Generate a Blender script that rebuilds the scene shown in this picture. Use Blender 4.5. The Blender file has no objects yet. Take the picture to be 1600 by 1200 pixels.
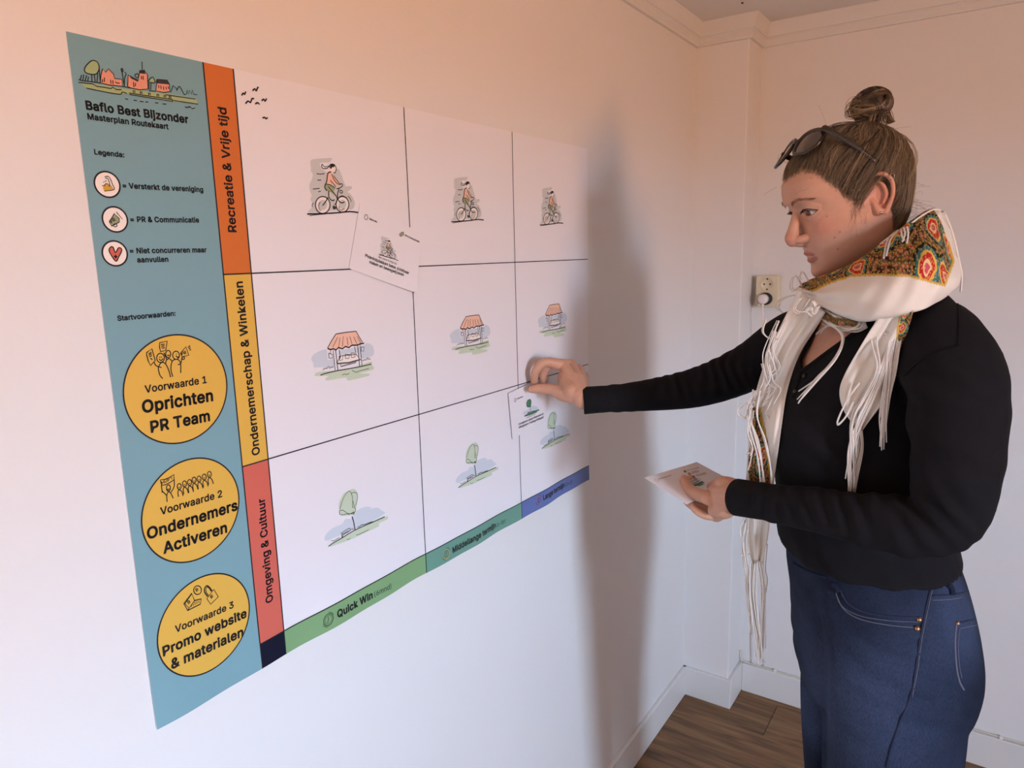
import bpy, bmesh, math, random
import numpy as np
from mathutils import Matrix, Vector
from mathutils.geometry import tessellate_polygon

# ------------------------------------------------------------------ camera
SC = bpy.context.scene
COL = SC.collection
CAM = np.array([0.8585, 0.0, 1.645])
FPX = 1107.0                                   # focal length in pixels of the 1600x1200 frame
_v1 = np.array([764.0, -222.0, FPX]); _vd = np.array([150.0, 6030.0, FPX])
_Y = _v1 / np.linalg.norm(_v1)
_D = _vd - _Y * (_vd @ _Y); _D /= np.linalg.norm(_D)
_X = np.cross(_D, _Y)
if _X[0] < 0: _X = -_X
ROT = np.array([_X, _Y, -_D])                  # world = ROT @ camera(right, down, forward)

cam_data = bpy.data.cameras.new('camera')
cam_data.sensor_width = 36.0
cam_data.lens = FPX / 1600.0 * 36.0
cam_data.clip_start = 0.02
cam = bpy.data.objects.new('camera', cam_data)
COL.objects.link(cam)
_m = Matrix.Identity(4)
for i in range(3):
    _m[i][0] = ROT[i, 0]; _m[i][1] = -ROT[i, 1]; _m[i][2] = -ROT[i, 2]; _m[i][3] = CAM[i]
cam.matrix_world = _m
SC.camera = cam

SC.view_settings.view_transform = 'Standard'
SC.view_settings.look = 'None'
SC.view_settings.gamma = 1.0
SC.view_settings.exposure = 0.45
SC.view_settings.use_curve_mapping = False

# room dimensions (metres): left wall x=0, back wall y=YB, ceiling z=ZC
YB, YCOL, XCOL, ZC, XR, YREAR = 2.49, 2.352, 0.168, 2.345, 3.45, -2.3
WIN = (-0.95, -0.33, 0.95, 2.10)               # window in the right wall: y0, y1, z0, z1


# ------------------------------------------------------------------ daylight: pale sky above, sunlit terrace below the horizon
world = bpy.data.worlds.new('daylight'); SC.world = world
world.use_nodes = True
_nt = world.node_tree
_bg = _nt.nodes['Background']
_tc = _nt.nodes.new('ShaderNodeTexCoord'); _sep = _nt.nodes.new('ShaderNodeSeparateXYZ')
_cr = _nt.nodes.new('ShaderNodeValToRGB'); _mr = _nt.nodes.new('ShaderNodeMapRange')
_nt.links.new(_tc.outputs['Generated'], _sep.inputs[0])
_mr.inputs['From Min'].default_value = -1.0; _mr.inputs['From Max'].default_value = 1.0
_nt.links.new(_sep.outputs['Z'], _mr.inputs['Value'])
_nt.links.new(_mr.outputs['Result'], _cr.inputs['Fac'])
_e = _cr.color_ramp.elements
_e[0].position = 0.0; _e[0].color = (0.74, 0.36, 0.14, 1)
_e[1].position = 1.0; _e[1].color = (0.72, 1.05, 1.65, 1)
_a = _cr.color_ramp.elements.new(0.49); _a.color = (0.84, 0.36, 0.12, 1)
_b = _cr.color_ramp.elements.new(0.515); _b.color = (1.02, 1.32, 1.74, 1)
_nt.links.new(_cr.outputs['Color'], _bg.inputs['Color'])
_bg.inputs['Strength'].default_value = 48.0

def portal(name, loc, rot, sx, sy):
    l = bpy.data.lights.new(name, 'AREA'); l.shape = 'RECTANGLE'; l.size = sx; l.size_y = sy
    l.cycles.is_portal = True
    o = bpy.data.objects.new(name, l); COL.objects.link(o); o.location = loc; o.rotation_euler = rot
    return o
portal('window_right_offscreen', (XR + 0.10, (WIN[0] + WIN[1]) / 2, (WIN[2] + WIN[3]) / 2), (0, math.radians(90), 0), WIN[3] - WIN[2], WIN[1] - WIN[0])


# ------------------------------------------------------------------ helpers
def ray(px, py):
    return ROT @ np.array([px - 800.0, py - 600.0, FPX])
def on_x(px, py, x=0.0):
    d = ray(px, py); return CAM + d * ((x - CAM[0]) / d[0])
def on_y(px, py, y):
    d = ray(px, py); return CAM + d * ((y - CAM[1]) / d[1])
def on_z(px, py, z):
    d = ray(px, py); return CAM + d * ((z - CAM[2]) / d[2])
def to_px(p):
    c = (np.asarray(p) - CAM) @ ROT
    return np.stack([800 + FPX * c[..., 0] / c[..., 2], 600 + FPX * c[..., 1] / c[..., 2]], -1)

def lin(r, g, b, k=1.0):
    f = lambda c: ((c / 255.0) / 12.92 if c <= 10 else (((c / 255.0) + 0.055) / 1.055) ** 2.4) * k
    return (f(r), f(g), f(b), 1.0)

MATS = {}
def mat(name, color, rough=0.6, metal=0.0, spec=0.4, bump=None, noise=None, sss=0.0, sheen=0.0, trans=0.0, coat=0.0):
    """procedural principled material; bump=(scale, strength[, dist]); noise=(scale, amount) varies the colour"""
    if name in MATS: return MATS[name]
    m = bpy.data.materials.new(name); m.use_nodes = True
    nt = m.node_tree; b = nt.nodes['Principled BSDF']
    b.inputs['Base Color'].default_value = color; b.inputs['Roughness'].default_value = rough
    b.inputs['Metallic'].default_value = metal; b.inputs['Specular IOR Level'].default_value = spec
    if sheen: b.inputs['Sheen Weight'].default_value = sheen
    if coat: b.inputs['Coat Weight'].default_value = coat
    if trans: b.inputs['Transmission Weight'].default_value = trans
    if sss:
        b.inputs['Subsurface Weight'].default_value = sss
        b.inputs['Subsurface Radius'].default_value = (0.010, 0.004, 0.002)
        b.inputs['Subsurface Scale'].default_value = 1.0
    tc = nt.nodes.new('ShaderNodeTexCoord')
    if noise:
        n = nt.nodes.new('ShaderNodeTexNoise'); n.inputs['Scale'].default_value = noise[0]; n.inputs['Detail'].default_value = 4
        nt.links.new(tc.outputs['Object'], n.inputs['Vector'])
        mx = nt.nodes.new('ShaderNodeMix'); mx.data_type = 'RGBA'
        mx.inputs[6].default_value = tuple(c * (1 - noise[1]) for c in color[:3]) + (1,)
        mx.inputs[7].default_value = tuple(min(1, c * (1 + noise[1])) for c in color[:3]) + (1,)
        nt.links.new(n.outputs['Fac'], mx.inputs[0]); nt.links.new(mx.outputs[2], b.inputs['Base Color'])
    if bump:
        n2 = nt.nodes.new('ShaderNodeTexNoise'); n2.inputs['Scale'].default_value = bump[0]; n2.inputs['Detail'].default_value = 5
        nt.links.new(tc.outputs['Object'], n2.inputs['Vector'])
        bp = nt.nodes.new('ShaderNodeBump'); bp.inputs['Strength'].default_value = bump[1]
        bp.inputs['Distance'].default_value = bump[2] if len(bump) > 2 else 0.002
        nt.links.new(n2.outputs['Fac'], bp.inputs['Height']); nt.links.new(bp.outputs['Normal'], b.inputs['Normal'])
    MATS[name] = m
    return m

def set_parent(o, parent):
    if parent is not None:
        o.parent = parent
        o.matrix_parent_inverse = Matrix.Translation(-Vector(parent_loc(parent)))
def parent_loc(p):
    l = Vector(p.location)
    return l

def tag(o, label=None, cat=None, group=None, kind=None):
    if label: o['label'] = label
    if cat: o['category'] = cat
    if group: o['group'] = group
    if kind: o['kind'] = kind
    return o

def obj(name, verts, faces, mats, parent=None, smooth=False, midx=None, origin=None):
    v = np.asarray(verts, dtype=float).reshape(-1, 3)
    if origin is None:
        origin = np.array([(v[:, 0].min() + v[:, 0].max()) / 2, (v[:, 1].min() + v[:, 1].max()) / 2, v[:, 2].min()])
    origin = np.asarray(origin, float)
    me = bpy.data.meshes.new(name)
    me.from_pydata((v - origin).tolist(), [], [tuple(int(i) for i in f) for f in faces])
    for m in (mats if isinstance(mats, (list, tuple)) else [mats]): me.materials.append(m)
    if midx is not None: me.polygons.foreach_set('material_index', np.asarray(midx, dtype=np.int32))
    if smooth: me.polygons.foreach_set('use_smooth', np.ones(len(me.polygons), dtype=bool))
    me.update()
    o = bpy.data.objects.new(name, me); COL.objects.link(o)
    o.location = origin.tolist()
    if parent is not None:
        o.parent = parent
        o.matrix_parent_inverse = Matrix.Translation(-_wloc(parent))
    WLOC[o.name] = Vector(origin.tolist())
    return o
WLOC = {}
def _wloc(p): return WLOC[p.name]
def empty(name, loc, label=None, cat=None, group=None):
    o = bpy.data.objects.new(name, None); COL.objects.link(o)
    o.location = tuple(loc); o.empty_display_size = 0.05
    WLOC[o.name] = Vector(tuple(float(c) for c in loc))
    return tag(o, label, cat, group)

class MB:
    """collects geometry for one mesh object"""
    def __init__(s): s.v = []; s.f = []; s.m = []
    def add(s, v, f, m=0):
        n = len(s.v); s.v.extend([tuple(map(float, p)) for p in v]); s.f.extend([tuple(int(i) + n for i in q) for q in f]); s.m.extend([m] * len(f)); return s
    def box(s, lo, hi, m=0, bev=0.0):
        if bev <= 0:
            x0, y0, z0 = lo; x1, y1, z1 = hi
            v = [(x0,y0,z0),(x1,y0,z0),(x1,y1,z0),(x0,y1,z0),(x0,y0,z1),(x1,y0,z1),(x1,y1,z1),(x0,y1,z1)]
            return s.add(v, [(0,3,2,1),(4,5,6,7),(0,1,5,4),(1,2,6,5),(2,3,7,6),(3,0,4,7)], m)
        bm = bmesh.new(); bmesh.ops.create_cube(bm, size=1.0)
        lo = np.array(lo, float); hi = np.array(hi, float)
        for w in bm.verts: w.co = Vector(((lo + hi) / 2 + np.array(w.co) * (hi - lo)).tolist())
        bmesh.ops.bevel(bm, geom=list(bm.edges), offset=bev, segments=2, affect='EDGES', profile=0.5)
        bm.verts.index_update()
        s.add([tuple(w.co) for w in bm.verts], [[w.index for w in f.verts] for f in bm.faces], m); bm.free(); return s
    def tube(s, pts, r, n=8, m=0, caps=True):
        v, f = tube(pts, r, n, caps); return s.add(v, f, m)
    def build(s, name, mats, parent=None, smooth=False, origin=None):
        return obj(name, s.v, s.f, mats, parent, smooth, s.m, origin)

def catmull(pts, n=8, closed=False):
    p = np.asarray(pts, float)
    if len(p) < 3: return p
    q = np.vstack([p[-1], p, p[0], p[1]]) if closed else np.vstack([2 * p[0] - p[1], p, 2 * p[-1] - p[-2]])
    out = []
    m = len(p) if closed else len(p) - 1
    t = np.linspace(0, 1, n, endpoint=False)[:, None]
    for i in range(m):
        a, b, c, d = q[i], q[i + 1], q[i + 2], q[i + 3]
        out.append(0.5 * (2 * b + (c - a) * t + (2 * a - 5 * b + 4 * c - d) * t ** 2 + (3 * b - a - 3 * c + d) * t ** 3))
    out = np.vstack(out)
    return out if closed else np.vstack([out, p[-1]])

def frames(pts, up=None):
    p = np.asarray(pts, float)
    t = np.gradient(p, axis=0); t /= np.linalg.norm(t, axis=1)[:, None] + 1e-12
    a = np.array(up if up is not None else (0.0, 0.0, 1.0))
    if up is None and abs(t[0] @ a) > 0.9: a = np.array([1.0, 0, 0])
    N = np.zeros_like(p); B = np.zeros_like(p)
    n = a - t[0] * (a @ t[0]); n /= np.linalg.norm(n)
    for i in range(len(p)):
        src = a if up is not None else n
        n = src - t[i] * (src @ t[i]); n /= np.linalg.norm(n) + 1e-12
        N[i] = n; B[i] = np.cross(t[i], n)
    return t, N, B

def tube(pts, r, n=8, caps=True, up=None, rb=None):
    """tube along pts; r radius (scalar or list) along the frame normal, rb along the binormal"""
    p = np.asarray(pts, float); k = len(p)
    r = np.broadcast_to(np.asarray(r, float), (k,)); rb = r if rb is None else np.broadcast_to(np.asarray(rb, float), (k,))
    t, N, B = frames(p, up)
    a = np.linspace(0, 2 * math.pi, n, endpoint=False)
    v = (p[:, None] + N[:, None] * (np.cos(a)[None, :, None] * r[:, None, None]) + B[:, None] * (np.sin(a)[None, :, None] * rb[:, None, None])).reshape(-1, 3)
    f = []
    for i in range(k - 1):
        for j in range(n):
            j2 = (j + 1) % n
            f.append((i * n + j, i * n + j2, (i + 1) * n + j2, (i + 1) * n + j))
    if caps:
        f.append(tuple(range(n))[::-1]); f.append(tuple((k - 1) * n + j for j in range(n)))
    return v, f

def grid_faces(nu, nv, closed_u=False):
    f = []
    for i in range(nv - 1):
        for j in range(nu if closed_u else nu - 1):
            j2 = (j + 1) % nu
            f.append((i * nu + j, i * nu + j2, (i + 1) * nu + j2, (i + 1) * nu + j))
    return f

# ------------------------------------------------------------------ the room
def plaster(name, color, sc=140.0, st=0.25):
    return mat(name, color, rough=0.75, spec=0.25, bump=(sc, st, 0.0015), noise=(3.0, 0.02))
M_WALL = plaster('white_wall_plaster', (0.80, 0.785, 0.765, 1))
M_CEIL = plaster('ceiling_paint', (0.79, 0.775, 0.75, 1), 200, 0.1)
M_TRIM = mat('white_gloss_paint', (0.76, 0.75, 0.72, 1), rough=0.42, noise=(6.0, 0.03))

def wall_with_hole(name, axis, pos, thick, a0, a1, b0, b1, hole=None):
    """slab wall normal to x or y, from a0..a1 along the other axis and b0..b1 in z, with an optional window hole"""
    mb = MB()
    def bx(p, q, r, t):
        if axis == 'x': mb.box((min(pos, pos + thick), p, r), (max(pos, pos + thick), q, t))
        else: mb.box((p, min(pos, pos + thick), r), (q, max(pos, pos + thick), t))
    if hole:
        h0, h1, h2, h3 = hole
        bx(a0, h0, b0, b1); bx(h1, a1, b0, b1); bx(h0, h1, b0, h2); bx(h0, h1, h3, b1)
    else: bx(a0, a1, b0, b1)
    return tag(mb.build(name, M_WALL), 'white painted plaster wall', kind='structure')

T = 0.12
wall_with_hole('wall_left', 'x', 0.0, -T, YREAR - T, YB + T, -0.05, ZC + 0.05)
wall_with_hole('wall_back', 'y', YB, T, 0.0, XR, -0.05, ZC + 0.05)
wall_with_hole('wall_right', 'x', XR, T, YREAR - T, YB + T, -0.05, ZC + 0.05, WIN)
wall_with_hole('wall_rear', 'y', YREAR, -T, 0.0, XR, -0.05, ZC + 0.05)
tag(MB().box((-0.02, YCOL, -0.005), (XCOL, YB + 0.02, ZC + 0.01), 0, 0.004).build('wall_column', M_WALL), 'boxed white corner column', kind='structure')
tag(MB().box((0, YREAR, ZC), (XR, YB, ZC + 0.05)).build('ceiling', M_CEIL), 'plain off-white ceiling', kind='structure')

# floor: planks run along x
def plank_material():
    m = bpy.data.materials.new('brown_oak_plank'); m.use_nodes = True
    nt = m.node_tree; b = nt.nodes['Principled BSDF']; L = nt.links.new
    tc = nt.nodes.new('ShaderNodeTexCoord'); oi = nt.nodes.new('ShaderNodeObjectInfo')
    off = nt.nodes.new('ShaderNodeVectorMath'); off.operation = 'SCALE'; off.inputs['Scale'].default_value = 7.0
    cmb = nt.nodes.new('ShaderNodeCombineXYZ'); L(oi.outputs['Random'], cmb.inputs[0]); L(oi.outputs['Random'], cmb.inputs[1]); L(cmb.outputs[0], off.inputs[0])
    add = nt.nodes.new('ShaderNodeVectorMath'); L(tc.outputs['Object'], add.inputs[0]); L(off.outputs[0], add.inputs[1])
    mp = nt.nodes.new('ShaderNodeMapping'); mp.inputs['Scale'].default_value = (1.3, 16.0, 1.0); L(add.outputs[0], mp.inputs['Vector'])
    n1 = nt.nodes.new('ShaderNodeTexNoise'); n1.inputs['Scale'].default_value = 2.2; n1.inputs['Detail'].default_value = 6; n1.inputs['Distortion'].default_value = 0.9; L(mp.outputs[0], n1.inputs['Vector'])
    mp2 = nt.nodes.new('ShaderNodeMapping'); mp2.inputs['Scale'].default_value = (6.0, 160.0, 1.0); L(add.outputs[0], mp2.inputs['Vector'])
    n2 = nt.nodes.new('ShaderNodeTexNoise'); n2.inputs['Scale'].default_value = 2.0; n2.inputs['Detail'].default_value = 3; L(mp2.outputs[0], n2.inputs['Vector'])
    v = nt.nodes.new('ShaderNodeTexVoronoi'); v.inputs['Scale'].default_value = 2.6
    mp3 = nt.nodes.new('ShaderNodeMapping'); mp3.inputs['Scale'].default_value = (1.0, 2.2, 1.0); L(add.outputs[0], mp3.inputs['Vector']); L(mp3.outputs[0], v.inputs['Vector'])
    kr = nt.nodes.new('ShaderNodeMapRange'); kr.inputs['From Min'].default_value = 0.02; kr.inputs['From Max'].default_value = 0.07; L(v.outputs['Distance'], kr.inputs['Value'])
    cr = nt.nodes.new('ShaderNodeValToRGB'); e = cr.color_ramp.elements
    e[0].position = 0.30; e[0].color = lin(96, 66, 38); e[1].position = 0.72; e[1].color = lin(168, 128, 84)
    x = cr.color_ramp.elements.new(0.5); x.color = lin(140, 100, 60)
    L(n1.outputs['Fac'], cr.inputs['Fac'])
    mx = nt.nodes.new('ShaderNodeMix'); mx.data_type = 'RGBA'; mx.blend_type = 'MULTIPLY'; mx.inputs[0].default_value = 0.55
    L(cr.outputs[0], mx.inputs[6]); L(n2.outputs['Color'], mx.inputs[7])
    m2 = nt.nodes.new('ShaderNodeMix'); m2.data_type = 'RGBA'; m2.inputs[6].default_value = lin(50, 34, 22); L(kr.outputs[0], m2.inputs[0]); L(mx.outputs[2], m2.inputs[7])
    L(m2.outputs[2], b.inputs['Base Color']); b.inputs['Roughness'].default_value = 0.48
    bp = nt.nodes.new('ShaderNodeBump'); bp.inputs['Strength'].default_value = 0.15; bp.inputs['Distance'].default_value = 0.001; L(n2.outputs['Fac'], bp.inputs['Height']); L(bp.outputs[0], b.inputs['Normal'])
    return m
M_PLANK = plank_material()
M_SUB = mat('dark_underfloor', lin(40, 30, 22), rough=0.9)
floor = tag(MB().box((0, YREAR, -0.05), (XR, YB, -0.0065)).build('floor', M_SUB), 'brown wood-look plank floor', kind='structure')
PW, PL = 0.19, 1.28
_pb = bmesh.new(); bmesh.ops.create_cube(_pb, size=1.0)
for w in _pb.verts: w.co = Vector((w.co.x * (PL - 0.0012), w.co.y * (PW - 0.0012), w.co.z * 0.008))
bmesh.ops.bevel(_pb, geom=[e for e in _pb.edges if all(q.co.z > 0 for q in e.verts)], offset=0.0012, segments=1, affect='EDGES')
plank_me = bpy.data.meshes.new('plank'); _pb.to_mesh(plank_me); _pb.free(); plank_me.materials.append(M_PLANK)
rng = random.Random(5)
row = 0; y = YB - 0.04
def half_plank(x0, x1, y0, y1):
    o = obj('plank', MB().box((x0, y0, -0.008), (x1, y1, 0.0)).v, MB().box((0,0,0),(1,1,1)).f, M_PLANK, floor)
    return o
while y > YREAR + 0.01:
    y0 = max(YREAR, y - PW)
    x = -((row * 0.47 + 0.75) % 1.0) * PL
    while x < XR:
        if x >= 0 and x + PL <= XR and y - y0 > PW - 1e-4:
            o = bpy.data.objects.new('plank', plank_me); COL.objects.link(o)
            o.location = (x + PL / 2, (y + y0) / 2, -0.004); o.parent = floor; o.matrix_parent_inverse = Matrix.Translation(-_wloc(floor))
        else: half_plank(max(0, x) + 0.0006, min(XR, x + PL) - 0.0006, y0 + 0.0006, y - 0.0006)
        x += PL
    y -= PW; row += 1
half_plank(0.0, XR, YB - 0.04, YB)

# baseboards and crown mouldings
BH, BT = 0.112, 0.014
def strip(name, lo, hi, label, bev=0.003):
    return tag(MB().box(lo, hi, 0, bev).build(name, M_TRIM), label, kind='structure')
strip('baseboard_left', (0, YREAR, 0), (BT, YCOL, BH), 'white painted baseboard along the poster wall')
strip('baseboard_column', (0, YCOL - BT, 0), (XCOL + BT, YCOL, BH), 'short white baseboard on the column front')
strip('baseboard_column_side', (XCOL, YCOL, 0), (XCOL + BT, YB, BH), 'short white baseboard on the column side')
strip('baseboard_back', (XCOL + BT, YB - BT, 0), (XR, YB, BH), 'white painted baseboard along the back wall')
strip('baseboard_right', (XR - BT, YREAR, 0), (XR, YB - BT, BH), 'white painted baseboard along the window wall')
strip('baseboard_rear', (BT, YREAR, 0), (XR - BT, YREAR + BT, BH), 'white painted baseboard along the rear wall')
def crown(name, a, b, na, label, m0=0.0, m1=0.0):
    """stepped crown moulding from a to b; na = direction into the room; m0,m1 mitre: change of length per metre of projection"""
    a = np.array(a, float); b = np.array(b, float); na = np.array(na, float)
    d = (b - a) / np.linalg.norm(b - a)
    prof = [(0, -0.066), (0.010, -0.066), (0.013, -0.060), (0.013, -0.046), (0.017, -0.041), (0.021, -0.040), (0.030, -0.008), (0.033, 0.0), (0, 0.0)]
    v = []
    for q, mm in ((a, -m0), (b, m1)):
        for o_, z in prof: v.append(q + na * o_ + d * (mm * o_) + np.array([0, 0, z]))
    n = len(prof)
    f = [(i, (i + 1) % n, n + (i + 1) % n, n + i) for i in range(n)] + [tuple(range(n))[::-1], tuple(range(n, 2 * n))]
    return tag(obj(name, v, f, M_TRIM), label, kind='structure')
crown('trim_1', (0, YREAR, ZC), (0, YCOL, ZC), (1, 0, 0), 'white stepped ceiling moulding above the poster wall', 0, -1)
crown('trim_2', (0, YCOL, ZC), (XCOL, YCOL, ZC), (0, -1, 0), 'white stepped ceiling moulding on the column front', -1, 1)
crown('trim_3', (XCOL, YCOL, ZC), (XCOL, YB, ZC), (1, 0, 0), 'white stepped ceiling moulding on the column side', 1, -1)
crown('trim_4', (XCOL, YB, ZC), (XR, YB, ZC), (0, -1, 0), 'white stepped ceiling moulding above the back wall', -1, 0)

def window(name, axis, pos, a0, a1, z0, z1, label):
    mb = MB(); t = 0.05
    def bx(p, q, r, s_, d0, d1):
        if axis == 'x': return ((pos + d0, p, r), (pos + d1, q, s_))
        return ((p, pos - d1, r), (q, pos - d0, s_))
    for p, q, r, s_ in ((a0, a1, z0, z0 + t), (a0, a1, z1 - t, z1), (a0, a0 + t, z0 + t, z1 - t), (a1 - t, a1, z0 + t, z1 - t)):
        mb.box(*bx(p, q, r, s_, 0.02, 0.08))
    w = tag(mb.build(name, M_TRIM), label, kind='structure')
    g = bpy.data.materials.get('window_glass')
    if g is None:
        g = bpy.data.materials.new('window_glass'); g.use_nodes = True; nt = g.node_tree
        nt.nodes.remove(nt.nodes['Principled BSDF'])
        tr = nt.nodes.new('ShaderNodeBsdfTransparent'); gl = nt.nodes.new('ShaderNodeBsdfGlossy'); gl.inputs['Roughness'].default_value = 0.02
        ms = nt.nodes.new('ShaderNodeMixShader'); ms.inputs[0].default_value = 0.06
        nt.links.new(tr.outputs[0], ms.inputs[1]); nt.links.new(gl.outputs[0], ms.inputs[2]); nt.links.new(ms.outputs[0], nt.nodes['Material Output'].inputs[0])
    MB().box(*bx(a0 + t, a1 - t, z0 + t, z1 - t, 0.048, 0.052)).build('pane', g, w)
    lo, hi = bx(a0 - 0.05, a1 + 0.05, z0 - 0.03, z0, -0.10, 0.02)
    MB().box(lo, hi, 0, 0.004).build('window_sill', M_TRIM, w)
window('window_1', 'x', XR, *WIN, 'white framed window in the right wall')

# ------------------------------------------------------------------ the poster on the left wall
PY0, PZ0, PWID, PHEI = 0.4145, 1.0505, 1.189, 0.8435
def ripple(u, v):
    k = np.clip(1 - v / 0.16, 0, 1) ** 2
    return k * (0.0022 + 0.0020 * np.sin(u * 21.0 + 0.6) + 0.0012 * np.sin(u * 47.0)) + 0.0006 * np.sin(u * 9.0 + v * 5) + 0.0008
class Sheet:
    """a sheet of paper: maps print coordinates (a, b) in metres to the world and photo pixels to print coordinates"""
    def __init__(s, place, inv): s.place = place; s.inv = inv
def poster_place(a, lay):
    a = np.asarray(a, float)
    return np.stack([0.0012 + ripple(a[:, 0], a[:, 1]) + lay * 0.00022, PY0 + a[:, 0], PZ0 + a[:, 1]], -1)
def poster_inv(px, py):
    p = on_x(px, py, 0.0022); return np.array([p[1] - PY0, p[2] - PZ0])
POSTER = Sheet(poster_place, poster_inv)

def plane_sheet(O, A, B, bend=None):
    """sheet on the plane O + a*A + b*B with unit vectors A, B; bend(a,b) lifts along the normal"""
    O = np.asarray(O, float); A = np.asarray(A, float); B = np.asarray(B, float); N = np.cross(A, B)
    def place(a, lay):
        a = np.asarray(a, float)
        h = (bend(a[:, 0], a[:, 1]) if bend else 0.0) + lay * 0.00022
        return O + a[:, :1] * A + a[:, 1:2] * B + np.broadcast_to(h, (len(a),))[:, None] * N
    def inv(px, py):
        d = ray(px, py); t = ((O - CAM) @ N) / (d @ N); q = CAM + d * t - O
        return np.array([q @ A, q @ B])
    return Sheet(place, inv)

INK = mat('black_print', (0.012, 0.012, 0.016, 1), rough=0.55)
def ink(name, r, g, b): return mat(name, lin(r, g, b), rough=0.5, spec=0.3)
I_PAPER = mat('white_paper', (0.84, 0.83, 0.86, 1), rough=0.45, spec=0.35)
I_TEAL = ink('blue_print', 126, 168, 177)
I_ORANGE = ink('orange_print', 208, 116, 54)
I_YELLOW = ink('yellow_print', 224, 180, 80)
I_RED = ink('coral_print', 210, 106, 90)
I_NAVY = ink('navy_print', 16, 20, 42)
I_GREEN = ink('green_print', 130, 170, 120)
I_SEA = ink('sea_green_print', 108, 156, 138)
I_BLUE = ink('violet_blue_print', 98, 116, 172)
I_GREY = ink('grey_wash_print', 204, 208, 208)
I_SKY = ink('blue_wash_print', 208, 217, 226)
I_LEAF = ink('leaf_wash_print', 200, 216, 190)
I_SAGE = ink('sage_wash_print', 158, 166, 130)
I_PEACH = ink('peach_wash_print', 242, 196, 172)
I_BRICK = ink('brick_wash_print', 226, 158, 134)
I_SLATE = ink('slate_print', 62, 60, 66)
I_CREAM = ink('cream_print', 246, 238, 230)
I_DKGREEN = ink('dark_green_print', 84, 134, 104)
I_GOLD = ink('gold_print', 214, 166, 60)

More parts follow.
